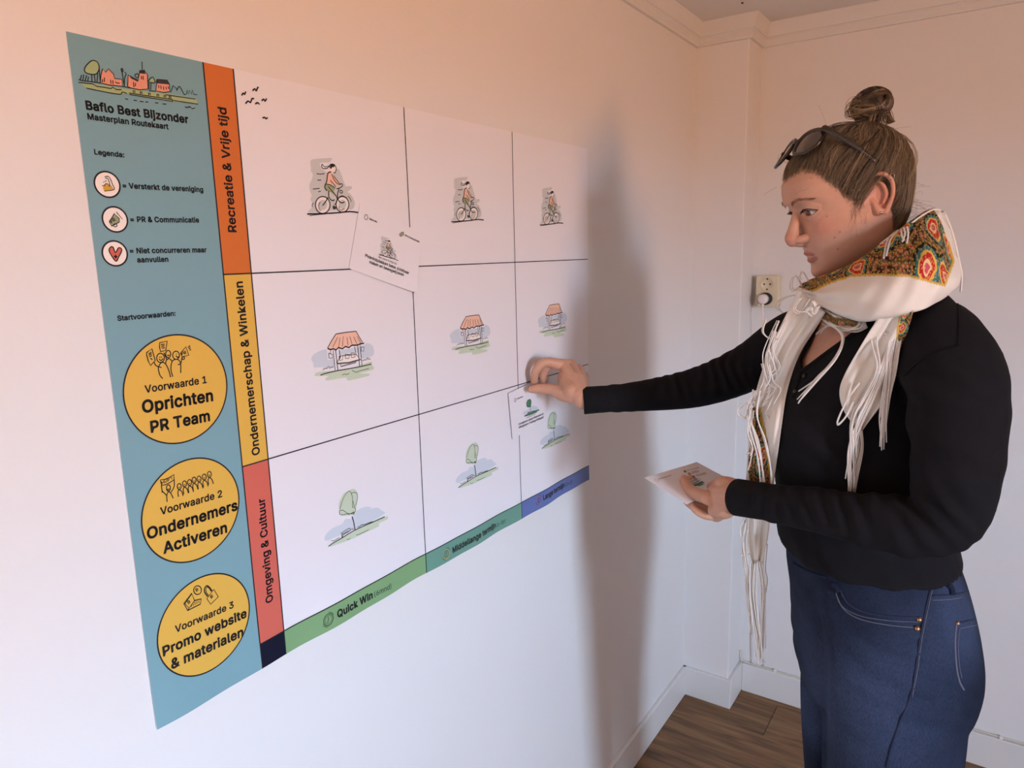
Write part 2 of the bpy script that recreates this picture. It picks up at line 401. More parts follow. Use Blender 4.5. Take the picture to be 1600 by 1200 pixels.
class Print:
    """flat print on a sheet; crop(x0, y0, scale) gives the photo crop that point lists refer to"""
    def __init__(s, sheet, crop=(0, 0, 1.0), aff=None, base=0):
        s.sh = sheet; s.c = crop; s.base = base; s.aff = aff; s.v = []; s.f = []; s.m = []; s.mats = []
    def uv(s, pts):
        out = []
        for x, y in pts:
            if s.aff is not None: x, y = s.aff(x, y)
            out.append(s.sh.inv(s.c[0] + x * s.c[2], s.c[1] + y * s.c[2]))
        return np.array(out)
    def mi(s, m):
        if m not in s.mats: s.mats.append(m)
        return s.mats.index(m)
    def _add(s, v, f, m):
        n = len(s.v); s.v.extend(v.tolist()); s.f.extend([tuple(i + n for i in q) for q in f]); s.m.extend([s.mi(m)] * len(f))
    def fill_uv(s, uv, m, lay):
        uv = np.asarray(uv); t = tessellate_polygon([[Vector((p[0], p[1], 0)) for p in uv]])
        s._add(s.sh.place(uv, lay + s.base), [tuple(q) for q in t], m); return s
    def fill(s, pts, m, lay=1, smooth=True):
        uv = s.uv(pts)
        if smooth: uv = catmull(uv, 4, True)
        return s.fill_uv(uv, m, lay)
    def line_uv(s, uv, w, m=None, lay=2, closed=False):
        m = m or INK
        uv = np.asarray(uv, float)
        if closed: uv = np.vstack([uv, uv[:1]])
        seg = [uv[0]]
        for a, b in zip(uv[:-1], uv[1:]):
            k = max(1, int(np.linalg.norm(b - a) / 0.012))
            for i in range(1, k + 1): seg.append(a + (b - a) * i / k)
        uv = np.array(seg)
        t = np.gradient(uv, axis=0)
        if closed: t[0] = t[-1] = (uv[1] - uv[-2]) / 2
        t /= np.linalg.norm(t, axis=1)[:, None] + 1e-12
        nn = np.stack([-t[:, 1], t[:, 0]], -1) * w / 2
        v = s.sh.place(np.vstack([uv + nn, uv - nn]), lay + s.base); k = len(uv)
        s._add(v, [(i, k + i, k + i + 1, i + 1) for i in range(k - 1)], m); return s
    def line(s, pts, w=0.0011, m=None, lay=2, smooth=True, closed=False):
        uv = s.uv(pts)
        if smooth and len(uv) > 2: uv = catmull(uv, 5, closed)
        return s.line_uv(uv, w, m, lay, closed)
    def ell(s, cx, cy, rx, ry, w=0.0011, m=None, fill=None, lay=2, rot=0.0):
        a = np.linspace(0, 2 * math.pi, 28, endpoint=False)
        pts = [(cx + rx * math.cos(q) * math.cos(rot) - ry * math.sin(q) * math.sin(rot), cy + rx * math.cos(q) * math.sin(rot) + ry * math.sin(q) * math.cos(rot)) for q in a]
        uv = s.uv(pts)
        if fill: s.fill_uv(uv, fill, lay - 0.5)
        if w: s.line_uv(uv, w, m, lay, True)
        return s
    def rect_uv(s, u0, u1, v0, v1, m, lay, nu=1, nv=1):
        U, V = np.meshgrid(np.linspace(u0, u1, nu + 1), np.linspace(v0, v1, nv + 1))
        s._add(s.sh.place(np.stack([U.ravel(), V.ravel()], -1), lay), grid_faces(nu + 1, nv + 1), m); return s
    def disc_uv(s, c, r, m, lay, n=56, rings=8):
        pts = [c]; f = []
        for k in range(1, rings + 1):
            for j in range(n):
                a = 2 * math.pi * j / n; pts.append((c[0] + r * k / rings * math.cos(a), c[1] + r * k / rings * math.sin(a)))
        for j in range(n): f.append((0, 1 + j, 1 + (j + 1) % n))
        for k in range(rings - 1):
            for j in range(n):
                f.append((1 + k * n + j, 1 + (k + 1) * n + j, 1 + (k + 1) * n + (j + 1) % n, 1 + k * n + (j + 1) % n))
        s._add(s.sh.place(np.array(pts), lay), f, m); return s
    def ring_uv(s, c, r, w, m, lay, n=72):
        a = np.linspace(0, 2 * math.pi, n, endpoint=False)
        return s.line_uv(np.stack([c[0] + r * np.cos(a), c[1] + r * np.sin(a)], -1), w, m, lay, True)
    def text(s, body, p0, p1, m=None, lay=3, bold=0.0, hk=1.0):
        """text whose baseline runs from crop point p0 to p1 (its inked left and right ends)"""
        uv = s.uv([p0, p1]); return s.text_uv(body, uv[0], uv[1], m, lay, bold, hk)
    def text_uv(s, body, a, b, m=None, lay=3, bold=0.0, hk=1.0):
        v, f = glyphs(body, bold)
        w = v[:, 0].max() - v[:, 0].min()
        a = np.asarray(a, float); d = np.asarray(b, float) - a; L = np.linalg.norm(d); d = d / L; n = np.array([-d[1], d[0]])
        k = L / w
        uv = a + np.outer((v[:, 0] - v[:, 0].min()) * k, d) + np.outer(v[:, 1] * k * hk, n)
        s._add(s.sh.place(uv, lay + s.base), f, m or INK); return s
    def build(s, name, parent):
        return obj(name, s.v, s.f, s.mats, parent, False, s.m)

import os
FONT = None
try:
    FONT = bpy.data.fonts.load(os.path.join(bpy.utils.system_resource('DATAFILES', path='fonts'), 'Inter.woff2'))
except Exception:
    FONT = None
_glyph_cache = {}
def glyphs(body, bold):
    key = (body, bold)
    if key in _glyph_cache: return _glyph_cache[key]
    cu = bpy.data.curves.new('type', 'FONT'); cu.body = body; cu.size = 1.0; cu.resolution_u = 3
    cu.space_character = 1.0 + bold * 1.2
    if FONT: cu.font = FONT
    o = bpy.data.objects.new('type', cu); COL.objects.link(o)
    dg = bpy.context.evaluated_depsgraph_get(); dg.update()
    me = bpy.data.meshes.new_from_object(o.evaluated_get(dg))
    v = np.array([w.co[:2] for w in me.vertices]); f = [tuple(p.vertices) for p in me.polygons]
    if bold:
        cnt = {}
        for q in f:
            for i in range(len(q)):
                a, b = q[i], q[(i + 1) % len(q)]; k = (min(a, b), max(a, b)); cnt[k] = cnt.get(k, 0) + 1
        ex = []; 
        for (a, b), c in cnt.items():
            if c == 1:
                p, r = v[a], v[b]; d = r - p; L = np.linalg.norm(d)
                if L < 1e-6: continue
                d = d / L; nn = np.array([-d[1], d[0]]) * bold; e = d * bold * 0.35
                i = len(v) + len(ex); ex += [p - e + nn, p - e - nn, r + e - nn, r + e + nn]; f.append((i, i + 1, i + 2, i + 3))
        if ex: v = np.vstack([v, np.array(ex)])
    bpy.data.objects.remove(o); bpy.data.curves.remove(cu); bpy.data.meshes.remove(me)
    _glyph_cache[key] = (v, f)
    return v, f

# ---- sheet
NU, NV = 150, 90
U, V = np.meshgrid(np.linspace(0, PWID, NU), (np.linspace(0, 1, NV) ** 1.5) * PHEI)
fr = poster_place(np.stack([U.ravel(), V.ravel()], -1), 0)
bk = fr - np.array([0.0005, 0, 0]); n = len(fr)
ff = grid_faces(NU, NV); fb = [tuple(i + n for i in q[::-1]) for q in ff]
ring = [j for j in range(NU)] + [i * NU + NU - 1 for i in range(1, NV)] + [(NV - 1) * NU + j for j in range(NU - 2, -1, -1)] + [i * NU for i in range(NV - 2, 0, -1)]
side = [(ring[i], n + ring[i], n + ring[(i + 1) % len(ring)], ring[(i + 1) % len(ring)]) for i in range(len(ring))]
poster = obj('poster', np.vstack([fr, bk]), ff + fb + side, I_PAPER, None, False)
tag(poster, 'large white planning poster with a blue left panel on the wall', 'poster')

U1, U2 = 0.162, 0.2055
COLS = [U2, 0.5335, 0.8615, PWID]; ROWS = [0.0386, 0.3100, 0.5770, PHEI]
Print(POSTER).rect_uv(0, U1, 0, PHEI, I_TEAL, 1, 20, 60).build('side_panel', poster)
for k, (m, nm) in enumerate(((I_RED, 'coral band'), (I_YELLOW, 'yellow band'), (I_ORANGE, 'orange band'))):
    tag(Print(POSTER).rect_uv(U1, U2, ROWS[k], ROWS[k + 1], m, 1, 5, 30).build('category_band', poster), nm)
tag(Print(POSTER).rect_uv(U1, U2, 0, ROWS[0], I_NAVY, 1, 6, 6).build('corner_block', poster), 'navy corner block')
for k, (m, nm) in enumerate(((I_GREEN, 'green band'), (I_SEA, 'sea green band'), (I_BLUE, 'blue band'))):
    tag(Print(POSTER).rect_uv(COLS[k], COLS[k + 1], 0, ROWS[0], m, 1, 40, 6).build('term_band', poster), nm)
for u, v0 in ((U1, 0), (U2, 0), (COLS[1], 0), (COLS[2], 0)):
    Print(POSTER).line_uv([(u, v0), (u, PHEI)], 0.0019, INK, 2).build('grid_line', poster)
for v in ROWS[:3]:
    Print(POSTER).line_uv([(U1, v), (PWID, v)], 0.0019, INK, 2).build('grid_line', poster)

# ---- lettering of the side panel and bands
def lettering(lines, parent=poster, sheet=POSTER, name='lettering', lay=3):
    for body, p0, p1, bold in lines:
        Print(sheet).text(body, p0, p1, None, lay, bold).build(name, parent)
lettering([
    ('Baflo Best Bijzonder', (134.5, 170.5), (295, 192.5), 0.034),
    ('Masterplan Routekaart', (137, 186), (263.8, 202), 0.032),
    ('Legenda:', (147.5, 241), (194.5, 245.8), 0.032),
    ('= Versterkt de vereniging', (191.8, 293.8), (318, 300), 0.032),
    ('= PR & Communicatie', (203.8, 346.8), (311.5, 347.5), 0.032),
    ('= Niet concurreren maar', (203, 395.8), (323.3, 394), 0.032),
    ('aanvullen', (214.3, 410), (263.3, 408.8), 0.032),
    ('Startvoorwaarden:', (183.3, 501.3), (274.5, 493), 0.032),
    ('Recreatie & Vrije tijd', (369.5, 363), (353, 168.8), 0.022),
    ('Ondernemerschap & Winkelen', (405.7, 709.5), (379, 439.5), 0.022),
    ('Omgeving & Cultuur', (425.8, 938.8), (413, 777.5), 0.022),
    ('Quick Win', (524.5, 964.5), (581, 933.7), 0.032),
    ('(6mnd)', (583.6, 932), (610, 918.6), 0.0),
    ('Middellange termijn', (705.7, 863.8), (774.4, 824), 0.030),
    ('(1-2jr)', (776, 823.3), (789, 815.8), 0.0),
    ('Lange termijn', (846.3, 781), (881.6, 761), 0.030),
    ('(2+ jr)', (883, 760.5), (893.5, 754.6), 0.0),
])

# ---- yellow condition circles, each with lettering and a line drawing
def people_speaking(p):
    w = 0.0013
    p.line([(180,345),(290,265),(360,510),(260,615),(215,520),(182,400)], w, smooth=False, closed=True)
    for q in ([(220,370),(280,340)], [(225,400),(285,370)], [(235,435),(290,405)], [(255,475),(275,470),(300,495)], [(475,180),(555,170)], [(485,215),(555,205)], [(495,250),(560,245)],
              [(440,480),(480,510),(525,470)], [(610,395),(635,410),(660,390)], [(790,410),(820,440),(850,430)], [(445,445),(465,440)], [(480,440),(500,437)], [(795,375),(808,380)],
              [(335,545),(370,610),(430,640),(490,655)], [(515,885),(460,820),(430,720),(430,640),(480,560),(540,555),(600,620),(650,740),(680,860)],
              [(580,570),(590,510),(650,470),(710,520)], [(725,850),(690,720),(690,620),(720,520),(790,485),(850,500),(890,580),(892,770)],
              [(540,345),(600,490)], [(830,595),(890,575),(920,450)], [(1045,240),(1090,200)], [(1060,265),(1100,245)], [(1075,295),(1110,285)]): p.line(q, w)
    p.line([(450,140),(610,105),(580,300),(470,325),(450,230)], w, smooth=False, closed=True)
    p.line([(890,360),(1000,220),(1060,400),(920,435)], w, smooth=False, closed=True)
    p.ell(470, 455, 80, 95, w); p.ell(630, 375, 52, 75, w); p.ell(795, 400, 70, 85, w); p.ell(945, 460, 26, 28, w)
    p.text('PR', (912, 400), (1015, 370), None, 3, 0.02)
def crowd(p):
    w = 0.0013
    p.line([(140,285),(240,275),(340,235),(450,165),(455,280),(350,350),(260,395),(170,410)], w, smooth=False, closed=True)
    for q in ([(165,400),(185,575)], [(190,545),(285,640)], [(455,280),(455,430),(385,570)], [(325,545),(290,620),(290,720),(295,785)], [(330,545),(380,590),(435,705)], [(300,490),(325,510),(350,480)]): p.line(q, w)
    p.ell(325, 470, 45, 72, w)
    for x, y in ((570,435),(690,375),(805,345),(908,290),(1022,265),(1140,220),(1257,160)):
        p.ell(x, y, 45, 66, w); p.line([(x, y + 66), (x - 30, y + 130), (x - 15, y + 235)], w); p.line([(x, y + 66), (x + 60, y + 120), (x + 90, y + 215)], w)
        p.line([(x - 18, y + 18), (x, y + 26), (x + 16, y + 10)], w * 0.7)
    p.text('HUP !', (178, 388), (410, 268), None, 3, 0.02)
def web_shop(p):
    w = 0.0013
    p.ell(655, 335, 120, 136, w)
    p.line([(945,600),(1165,310),(1305,545),(1065,775)], w, smooth=False, closed=True)
    p.line([(970,530),(880,400),(880,270),(940,200),(1020,240),(1110,360)], w * 1.3); p.line([(1000,500),(930,400),(920,290),(950,240),(1010,270),(1085,380)], w * 0.8)
    p.line([(260,755),(480,450),(560,660),(390,900)], w, smooth=False, closed=True)
    p.line([(480,430),(230,755),(350,970),(745,770),(770,610),(560,660)], w * 1.2, smooth=False); p.line([(390,900),(350,970)], w)
    for k in range(5): p.line([(450 + 60 * k, 860 - 30 * k), (520 + 50 * k, 700 - 8 * k)], w * 0.6)
    for x, y in ((615, 385), (365, 770), (1075, 600)): p.text('B', (x, y), (x + 70, y - 55), None, 3, 0.02)
for cc, draw, crop, lines in (
    (((192.5, 610), (353.8, 605), (270.5, 522), (267.5, 696.8)), people_speaking, (215, 525, 0.075),
     (('Voorwaarde 1', (226, 613.8), (323, 598), 0.022), ('Oprichten', (221.8, 645), (333, 625.8), 0.030), ('PR Team', (235, 675.8), (328, 657), 0.030))),
    (((219, 817.5), (374.5, 782.5), (307.5, 715.5), (277.5, 884.5)), crowd, (240, 730, 0.06875),
     (('Voorwaarde 2', (250, 804.5), (346.8, 775.8), 0.022), ('Ondernemers', (229.5, 842.5), (371, 796), 0.030), ('Activeren', (254.5, 865), (354.5, 831), 0.030))),
    (((242, 1005.8), (391.7, 950.8), (337.5, 894.4), (294.9, 1061.3)), web_shop, (275, 905, 0.05),
     (('Voorwaarde 3', (272.9, 988.4), (364.5, 948.6), 0.022), ('Promo website', (253.6, 1025), (384.8, 963), 0.030), ('& materialen', (266, 1044.8), (379.3, 992.8), 0.030)))):
    l, r, t, b = [poster_inv(*q) for q in cc]
    c = np.array([(l[0] + r[0]) / 2, (t[1] + b[1]) / 2]); R_ = ((r[0] - l[0]) + (t[1] - b[1])) / 4
    circ = Print(POSTER).disc_uv(c, R_, I_YELLOW, 2).ring_uv(c, R_, 0.0019, INK, 3).build('condition_circle', poster)
    lettering(lines, circ, lay=4)
    d = Print(POSTER, crop, None, 2.5); draw(d); d.build('line_drawing', circ)

# ---- legend icons
def legend_icon(cx, cy, draw):
    c = poster_inv(140 + cx * 0.1417, 255 + cy * 0.1417)
    o = Print(POSTER).disc_uv(c, 0.0143, I_CREAM, 2, 40, 2).ring_uv(c, 0.0143, 0.0019, INK, 3).build('legend_icon', poster)
    p = Print(POSTER, (140, 255, 0.1417)); draw(p); p.build('line_drawing', o)
def flexed_arm(p):
    p.fill([(145,270),(180,228),(205,238),(225,265),(240,240),(265,290),(160,305)], I_GOLD, 3, False)
    for q in ([(165,152),(200,145),(225,170),(250,230),(268,290),(160,308)], [(170,168),(200,172),(225,250)], [(135,245),(155,250),(180,225),(205,235),(225,262)], [(150,205),(155,215)], [(165,195),(170,208)], [(180,190),(182,203)]): p.line(q, 0.0009, None, 4)
def megaphone(p):
    p.fill([(215,650),(270,555),(325,610),(325,650),(240,695)], I_SAGE, 3, False)
    p.line([(215,650),(270,555),(325,610),(325,650),(240,695)], 0.0011, None, 4, False, True); p.ell(280, 685, 20, 16, 0.001, lay=4)
    for k in range(5): p.line([(293 + 14 * k, 535 + 18 * k), (308 + 13 * k, 560 + 14 * k)], 0.0009, None, 4)
    p.text('PR', (240, 665), (290, 630), None, 4, 0.02)
def heart(p):
    h = [(285,1080),(215,975),(225,930),(255,925),(283,985),(315,935),(345,940),(350,970),(320,1030)]
    p.fill(h, I_RED, 3); p.line(h, 0.0013, None, 4, True, True); p.line([(283,1010),(283,1050)], 0.0016, None, 5); p.line([(263,1030),(303,1030)], 0.0016, None, 5)
legend_icon(195, 235, flexed_arm); legend_icon(280, 620, megaphone); legend_icon(278, 995, heart)

# ---- drawings in the cells
def cyclist(p, k=1.0):
    p.fill([(165,180),(255,145),(515,130),(520,155),(485,200),(330,215),(345,300),(400,350),(520,400),(600,330),(640,320),(670,370),(740,560),(770,610),(850,610),(865,650),(790,710),(840,740),(915,880),(880,1000),(720,1010),(400,1040),(135,1055),(165,1000),(200,960),(185,870),(160,840),(185,770),(160,700),(150,590),(195,480),(205,400),(170,350),(175,300)], I_GREY, 1)
    for cx, cy, rx, ry in ((370,930,112,132), (705,920,98,122)):
        for r in (0.82,): p.ell(cx, cy, rx * r, ry * r, 0.0038 * k, I_CREAM, None, 2)
    p.fill([(505,370),(455,400),(440,520),(430,560),(500,585),(510,540),(590,630),(600,600),(650,580),(560,430)], I_PEACH, 2, False)
    p.fill([(530,240),(580,270),(600,330),(575,385),(520,395),(495,300)], I_CREAM, 2)
    p.fill([(415,570),(500,590),(580,640),(560,700),(600,770),(580,780),(520,720),(430,680),(400,620)], I_SAGE, 2)
    p.fill([(545,940),(600,970),(590,1000),(545,1000)], I_SLATE, 3)
    w = 0.0012 * k
    p.ell(370, 930, 125, 145, w * 1.3, lay=3); p.ell(705, 920, 110, 135, w * 1.3, lay=3)
    for q, ww in (([(325,880),(300,940),(310,1000),(340,1030)], .8), ([(650,950),(645,990),(680,1020),(740,990)], .8), ([(105,1085),(300,1080),(600,1065),(760,1048),(860,1045),(975,1060)], 1.8), ([(145,1115),(230,1100),(420,1085)], .8),
        ([(355,235),(350,280),(380,310),(440,305),(480,270)], 1), ([(360,235),(400,280),(480,265)], .8), ([(490,300),(490,250),(530,235),(580,270),(600,320),(590,350),(575,385),(545,375)], 1), ([(500,310),(520,270),(560,275)], 2.2), ([(495,260),(535,240),(580,262)], 2.0),
        ([(510,365),(460,385),(445,450),(435,530),(410,590),(405,640),(440,690)], 1.4), ([(520,400),(545,470),(580,530),(630,580)], 1), ([(495,510),(540,560),(590,620)], 1), ([(550,430),(600,500),(660,580)], 1), ([(640,585),(690,570),(705,600),(660,640),(600,655)], 1.1),
        ([(460,615),(520,690),(580,750),(605,800),(610,870),(570,930)], 1), ([(430,575),(500,590),(580,640)], 1), ([(470,690),(475,800),(530,855),(570,840)], 1.4), ([(460,800),(400,900),(365,940)], 1.4), ([(650,640),(625,720),(620,800),(650,870),(700,895),(740,875)], 1.4), ([(640,800),(700,775),(780,810)], 1),
        ([(265,398),(330,405),(395,395)], 1), ([(275,507),(340,507)], 1), ([(200,660),(315,648)], 1), ([(290,705),(335,697)], 1), ([(795,780),(835,820),(850,880)], .9), ([(210,895),(190,930),(195,965)], .9)): p.line(q, w * ww, None, 4)
    p.ell(680, 705, 24, 24, w, lay=4)
def stall(p, k=1.0, sky=None, leaf=None):
    w = 0.0011 * k; sky = sky or I_SKY; leaf = leaf or I_LEAF
    p.fill([(135,640),(180,580),(290,530),(330,550),(340,660),(410,650),(410,750),(260,750),(170,750),(160,700)], sky, 1)
    p.fill([(500,540),(660,510),(780,480),(830,450),(900,490),(905,600),(770,640),(690,560),(500,600)], sky, 1)
    p.fill([(180,840),(230,810),(450,790),(560,780),(700,740),(880,680),(885,710),(910,750),(900,780),(740,830),(850,830),(840,860),(600,915),(560,880),(330,915),(320,880),(350,860),(190,860)], leaf, 1.5)
    p.fill([(440,335),(690,300),(770,440),(700,470),(560,500),(420,530),(335,510)], I_PEACH, 2, False)
    p.fill([(450,700),(500,610),(690,590),(745,650),(600,690)], I_CREAM, 2, False)
    for q, ww in (([(440,335),(560,315),(690,300)], 1.2), ([(440,335),(380,430),(335,510)], 1.2), ([(690,300),(740,390),(770,440)], 1.2), ([(335,515),(370,530),(410,520),(440,535),(470,505),(520,520),(560,490),(600,505),(640,475),(700,475),(740,460),(790,450)], 2.0),
        ([(460,375),(400,500)], .8), ([(490,380),(475,500)], .8), ([(530,365),(520,490)], .8), ([(575,375),(590,475)], .8), ([(612,365),(640,460)], .8), ([(660,370),(700,460)], .8), ([(705,365),(750,455)], .8),
        ([(405,535),(430,790)], 1), ([(435,530),(465,790)], 1.2), ([(480,530),(495,640)], 1.2), ([(670,490),(690,590)], 1), ([(710,480),(735,740)], 1.2), ([(740,470),(765,735)], 1),
        ([(450,700),(500,610),(690,590),(745,650),(600,690),(450,700)], 1), ([(460,710),(600,700),(750,655)], .9), ([(500,705),(500,742),(690,690),(688,672)], 1.2),
        ([(480,615),(525,605),(520,660),(485,665),(480,615)], 1), ([(555,590),(610,590),(600,640),(560,640),(555,590)], 1), ([(625,575),(670,570),(680,620),(635,630),(625,575)], 1), ([(350,575),(395,590),(395,635),(355,635),(350,575)], 1), ([(755,495),(790,500),(785,550),(755,550),(755,495)], .8),
        ([(375,535),(372,575)], .7), ([(245,850),(300,830),(450,795),(600,770),(760,740),(880,710)], 1.4), ([(275,785),(300,765),(330,765),(350,735),(360,765),(380,750),(410,745)], .9), ([(770,670),(800,655),(820,660),(835,630),(850,655),(870,645)], .9),
        ([(520,845),(560,835),(570,845),(605,828)], .8), ([(640,790),(690,815),(760,790),(850,765)], .8)): p.line(q, w * ww, None, 3, len(q) < 8 and False)
def tree(p, k=1.0, crown_=None, ground=None, sky=None):
    w = 0.0009 * k; crown_ = crown_ or I_LEAF; ground = ground or I_LEAF
    p.fill([(150,770),(250,680),(360,630),(400,570),(480,560),(540,470),(640,420),(715,420),(720,440),(800,425),(850,460),(890,500),(700,610),(520,690),(350,760),(160,840)], sky or I_SKY, 1)
    p.fill([(320,380),(340,320),(380,250),(440,215),(500,190),(540,220),(553,290),(545,380),(525,470),(510,510),(450,520),(360,530),(325,480)], crown_, 2)
    p.fill([(175,910),(220,870),(350,800),(520,700),(700,630),(930,530),(930,570),(820,620),(820,660),(690,720),(500,810),(340,870),(220,910)], ground, 1.5, False)
    for q, ww in (([(330,440),(360,340),(400,260),(450,220),(480,270),(490,340),(520,440),(525,470),(490,500),(430,500),(340,515),(325,470),(370,460),(450,520)], 1), ([(470,245),(520,235),(550,270),(540,350),(520,400)], 1), ([(490,340),(485,415),(505,420)], 1),
        ([(480,535),(500,600),(518,705)], 2.2), ([(470,500),(505,480),(500,520)], 1.4), ([(185,910),(250,865),(370,795),(520,705),(700,625),(890,540)], 1.6), ([(345,745),(445,685),(450,720),(370,765),(365,800)], 1.2), ([(350,740),(355,800)], 1.4), ([(355,760),(440,712)], 1.2),
        ([(220,835),(250,840),(270,830),(320,800)], .9), ([(460,710),(480,690),(500,700)], 1), ([(550,670),(580,660),(600,640),(630,640),(660,628),(740,600)], 1.3), ([(415,815),(440,825),(460,800)], .9), ([(530,770),(600,745),(690,700)], .9)): p.line(q, w * ww, None, 3)
def affine(src, dst):
    A = np.array([[x, y, 1] for x, y in src]); M = np.linalg.solve(A, np.array(dst, float))
    return lambda x, y: tuple(np.array([x, y, 1.0]) @ M)
def shifted(sheet, anchor_px, here_px):
    """same drawing moved on the sheet so that anchor_px lands on here_px"""
    d = sheet.inv(*here_px) - sheet.inv(*anchor_px)
    return Sheet(sheet.place, lambda px, py: sheet.inv(px, py) + d)
def cell_drawing(fn, crop, anchors, label, k=1.0):
    for a in anchors:
        p = Print(shifted(POSTER, anchors[0], a), crop); fn(p, k)
        tag(p.build('cell_drawing', poster), label)
cell_drawing(cyclist, (470, 235, 0.09167), [(480, 334.5), (705, 346.5), (843.5, 351.5)], 'sketch of a cyclist')
cell_drawing(stall, (470, 480, 0.125), [(525, 521.5), (727.5, 494.5), (859, 476.5)], 'sketch of a market stall')
cell_drawing(tree, (490, 740, 0.125), [(555, 828), (743.5, 744), (866.5, 687.5)], 'sketch of a tree by the water')
b_ = Print(POSTER, (90, 40, 0.25))
for q in ([(1150,437),(1160,422),(1168,430),(1176,412)], [(1218,408),(1232,395),(1240,408),(1250,388),(1256,386)], [(1174,488),(1190,472),(1205,480),(1215,457),(1228,457)], [(1235,490),(1250,482),(1262,493)], [(1274,470),(1288,460),(1295,472),(1306,456)], [(1280,577),(1295,574),(1300,582),(1313,576)]): b_.line(q, 0.0021)
tag(b_.build('bird_drawing', poster), 'small black birds')

I_MEADOW = ink('meadow_wash_print', 162, 184, 136)
v_ = Print(POSTER, (110, 80, 0.1375))
v_.fill([(90,350),(250,370),(430,390),(560,420),(700,430),(980,470),(1150,490),(1430,540),(1450,600),(1170,570),(650,480),(580,490),(180,420)], I_MEADOW, 2, False)
houses = [[(340,360),(345,270),(365,200),(400,240),(430,200),(490,260),(500,310),(585,320),(590,400),(440,385)], [(650,400),(655,270),(770,330),(780,260),(790,230),(845,230),(875,270),(880,430),(790,440),(690,420)], [(970,450),(985,320),(1100,330),(1125,380),(1130,460),(1060,470)]]
for h in houses: v_.fill(h, I_BRICK, 3, False); v_.line(h, 0.0010, None, 5, False, True)
for h in ([(785,215),(845,210),(850,260),(780,250)], [(975,320),(1100,335),(1125,378),(975,365)], [(670,280),(770,330),(770,350),(690,310)]): v_.fill(h, I_SLATE, 4, False)
for h in ([(160,200),(190,150),(250,105),(310,130),(325,200),(290,260),(220,260),(170,240)], [(885,345),(930,295),(960,340),(950,360)]): v_.fill(h, I_MEADOW, 2.5); v_.line(h, 0.0011, None, 5, True, True)
for q in ([(812,120),(815,210)], [(240,265),(245,350)], [(270,260),(280,355)], [(310,250),(300,350)], [(325,200),(330,260),(340,360)], [(580,200),(595,290),(610,400)], [(570,215),(585,195),(598,215),(590,235),(575,225)], [(610,400),(615,310),(632,260),(615,235)],
    [(90,320),(130,335),(220,345),(340,362)], [(110,330),(125,270)], [(140,330),(150,265)], [(165,335),(185,275)], [(195,340),(205,290)], [(90,355),(250,372),(300,400),(380,410),(460,425),(480,410),(520,435),(580,438)], [(590,400),(690,420)], [(180,420),(400,465),(560,490),(590,465),(640,480)],
    [(665,475),(900,512),(1160,550)], [(670,492),(900,530),(1160,570)], [(1160,550),(1160,575)], [(890,450),(970,455)], [(890,360),(895,440)], [(915,365),(912,440)], [(1140,465),(1165,390),(1210,430)], [(1205,450),(1235,400),(1270,450),(1290,490),(1310,490)], [(1320,490),(1325,440),(1345,490),(1350,445),(1375,490),(1385,440),(1400,490),(1440,495)],
    [(1080,495),(1250,520),(1420,545)], [(1170,560),(1300,580),(1450,602)], [(1300,630),(1330,642),(1345,628),(1370,640),(1380,655),(1415,645)], [(1310,642),(1360,634)],
    [(620,540),(655,548)], [(715,555),(755,562)], [(785,570),(830,575)], [(850,575),(885,578)], [(960,585),(998,590)], [(1045,598),(1090,602)],
    [(715,350),(720,410)], [(740,360),(735,400)], [(805,280),(808,320)], [(825,280),(828,325)], [(365,320),(360,355)], [(385,300),(385,350)], [(455,325),(460,370)], [(480,330),(485,375)], [(510,345),(520,360),(560,365)], [(1000,385),(1005,420)], [(1025,390),(1030,430)], [(1055,400),(1060,440)], [(1085,405),(1090,435)], [(1110,400),(1115,430)], [(730,270),(760,255),(775,290),(750,300),(730,270)]):
    v_.line(q, 0.0010, None, 5, len(q) > 3 and len(q) < 6)
for x, y in ((722,475),(803,488),(897,502),(993,516),(1073,528),(1130,540)): v_.line([(x - 9, y), (x - 9, y - 28), (x + 9, y - 26), (x + 9, y)], 0.0010, None, 5, False)
tag(v_.build('village_drawing', poster), 'sketch of a village with a church tower')

def clock_icon(px, m, r=0.0095):
    c = poster_inv(*px); p = Print(POSTER)
    p.ring_uv(c, r, 0.0012, m, 3, 28); p.ring_uv(c, r * 0.72, 0.0006, INK, 3, 24)
    p.line_uv([c, c + np.array([0, r * 0.55])], 0.0010, INK, 3); p.line_uv([c, c + np.array([-r * 0.25, -r * 0.45])], 0.0010, INK, 3)
    for a0 in (0.3, 3.4):
        a = np.linspace(a0, a0 + 1.1, 8); p.line_uv(np.stack([c[0] + 1.25 * r * np.cos(a), c[1] + 1.25 * r * np.sin(a)], -1), 0.0008, INK, 3)
    p.build('clock_icon', poster)
clock_icon((510.8, 967.3), INK); clock_icon((695.6, 865.2), I_GOLD); clock_icon((840, 781), I_RED)

# ------------------------------------------------------------------ cards
def card_mesh(name, sheet, w, h, label, cat='card', nu=20, nv=14, thick=0.0005):
    U, V = np.meshgrid(np.linspace(0, w, nu), np.linspace(0, h, nv)); a = np.stack([U.ravel(), V.ravel()], -1)
    fr = sheet.place(a, 0); bk = sheet.place(a, -thick / 0.00022); n = len(fr)
    ff = grid_faces(nu, nv); ring = [j for j in range(nu)] + [i * nu + nu - 1 for i in range(1, nv)] + [(nv - 1) * nu + j for j in range(nu - 2, -1, -1)] + [i * nu for i in range(nv - 2, 0, -1)]
    f = ff + [tuple(i + n for i in q[::-1]) for q in ff] + [(ring[i], n + ring[i], n + ring[(i + 1) % len(ring)], ring[(i + 1) % len(ring)]) for i in range(len(ring))]
    return tag(obj(name, np.vstack([fr, bk]), f, I_PAPER, None, False), label, cat)
def unit(v): return np.asarray(v, float) / np.linalg.norm(v)
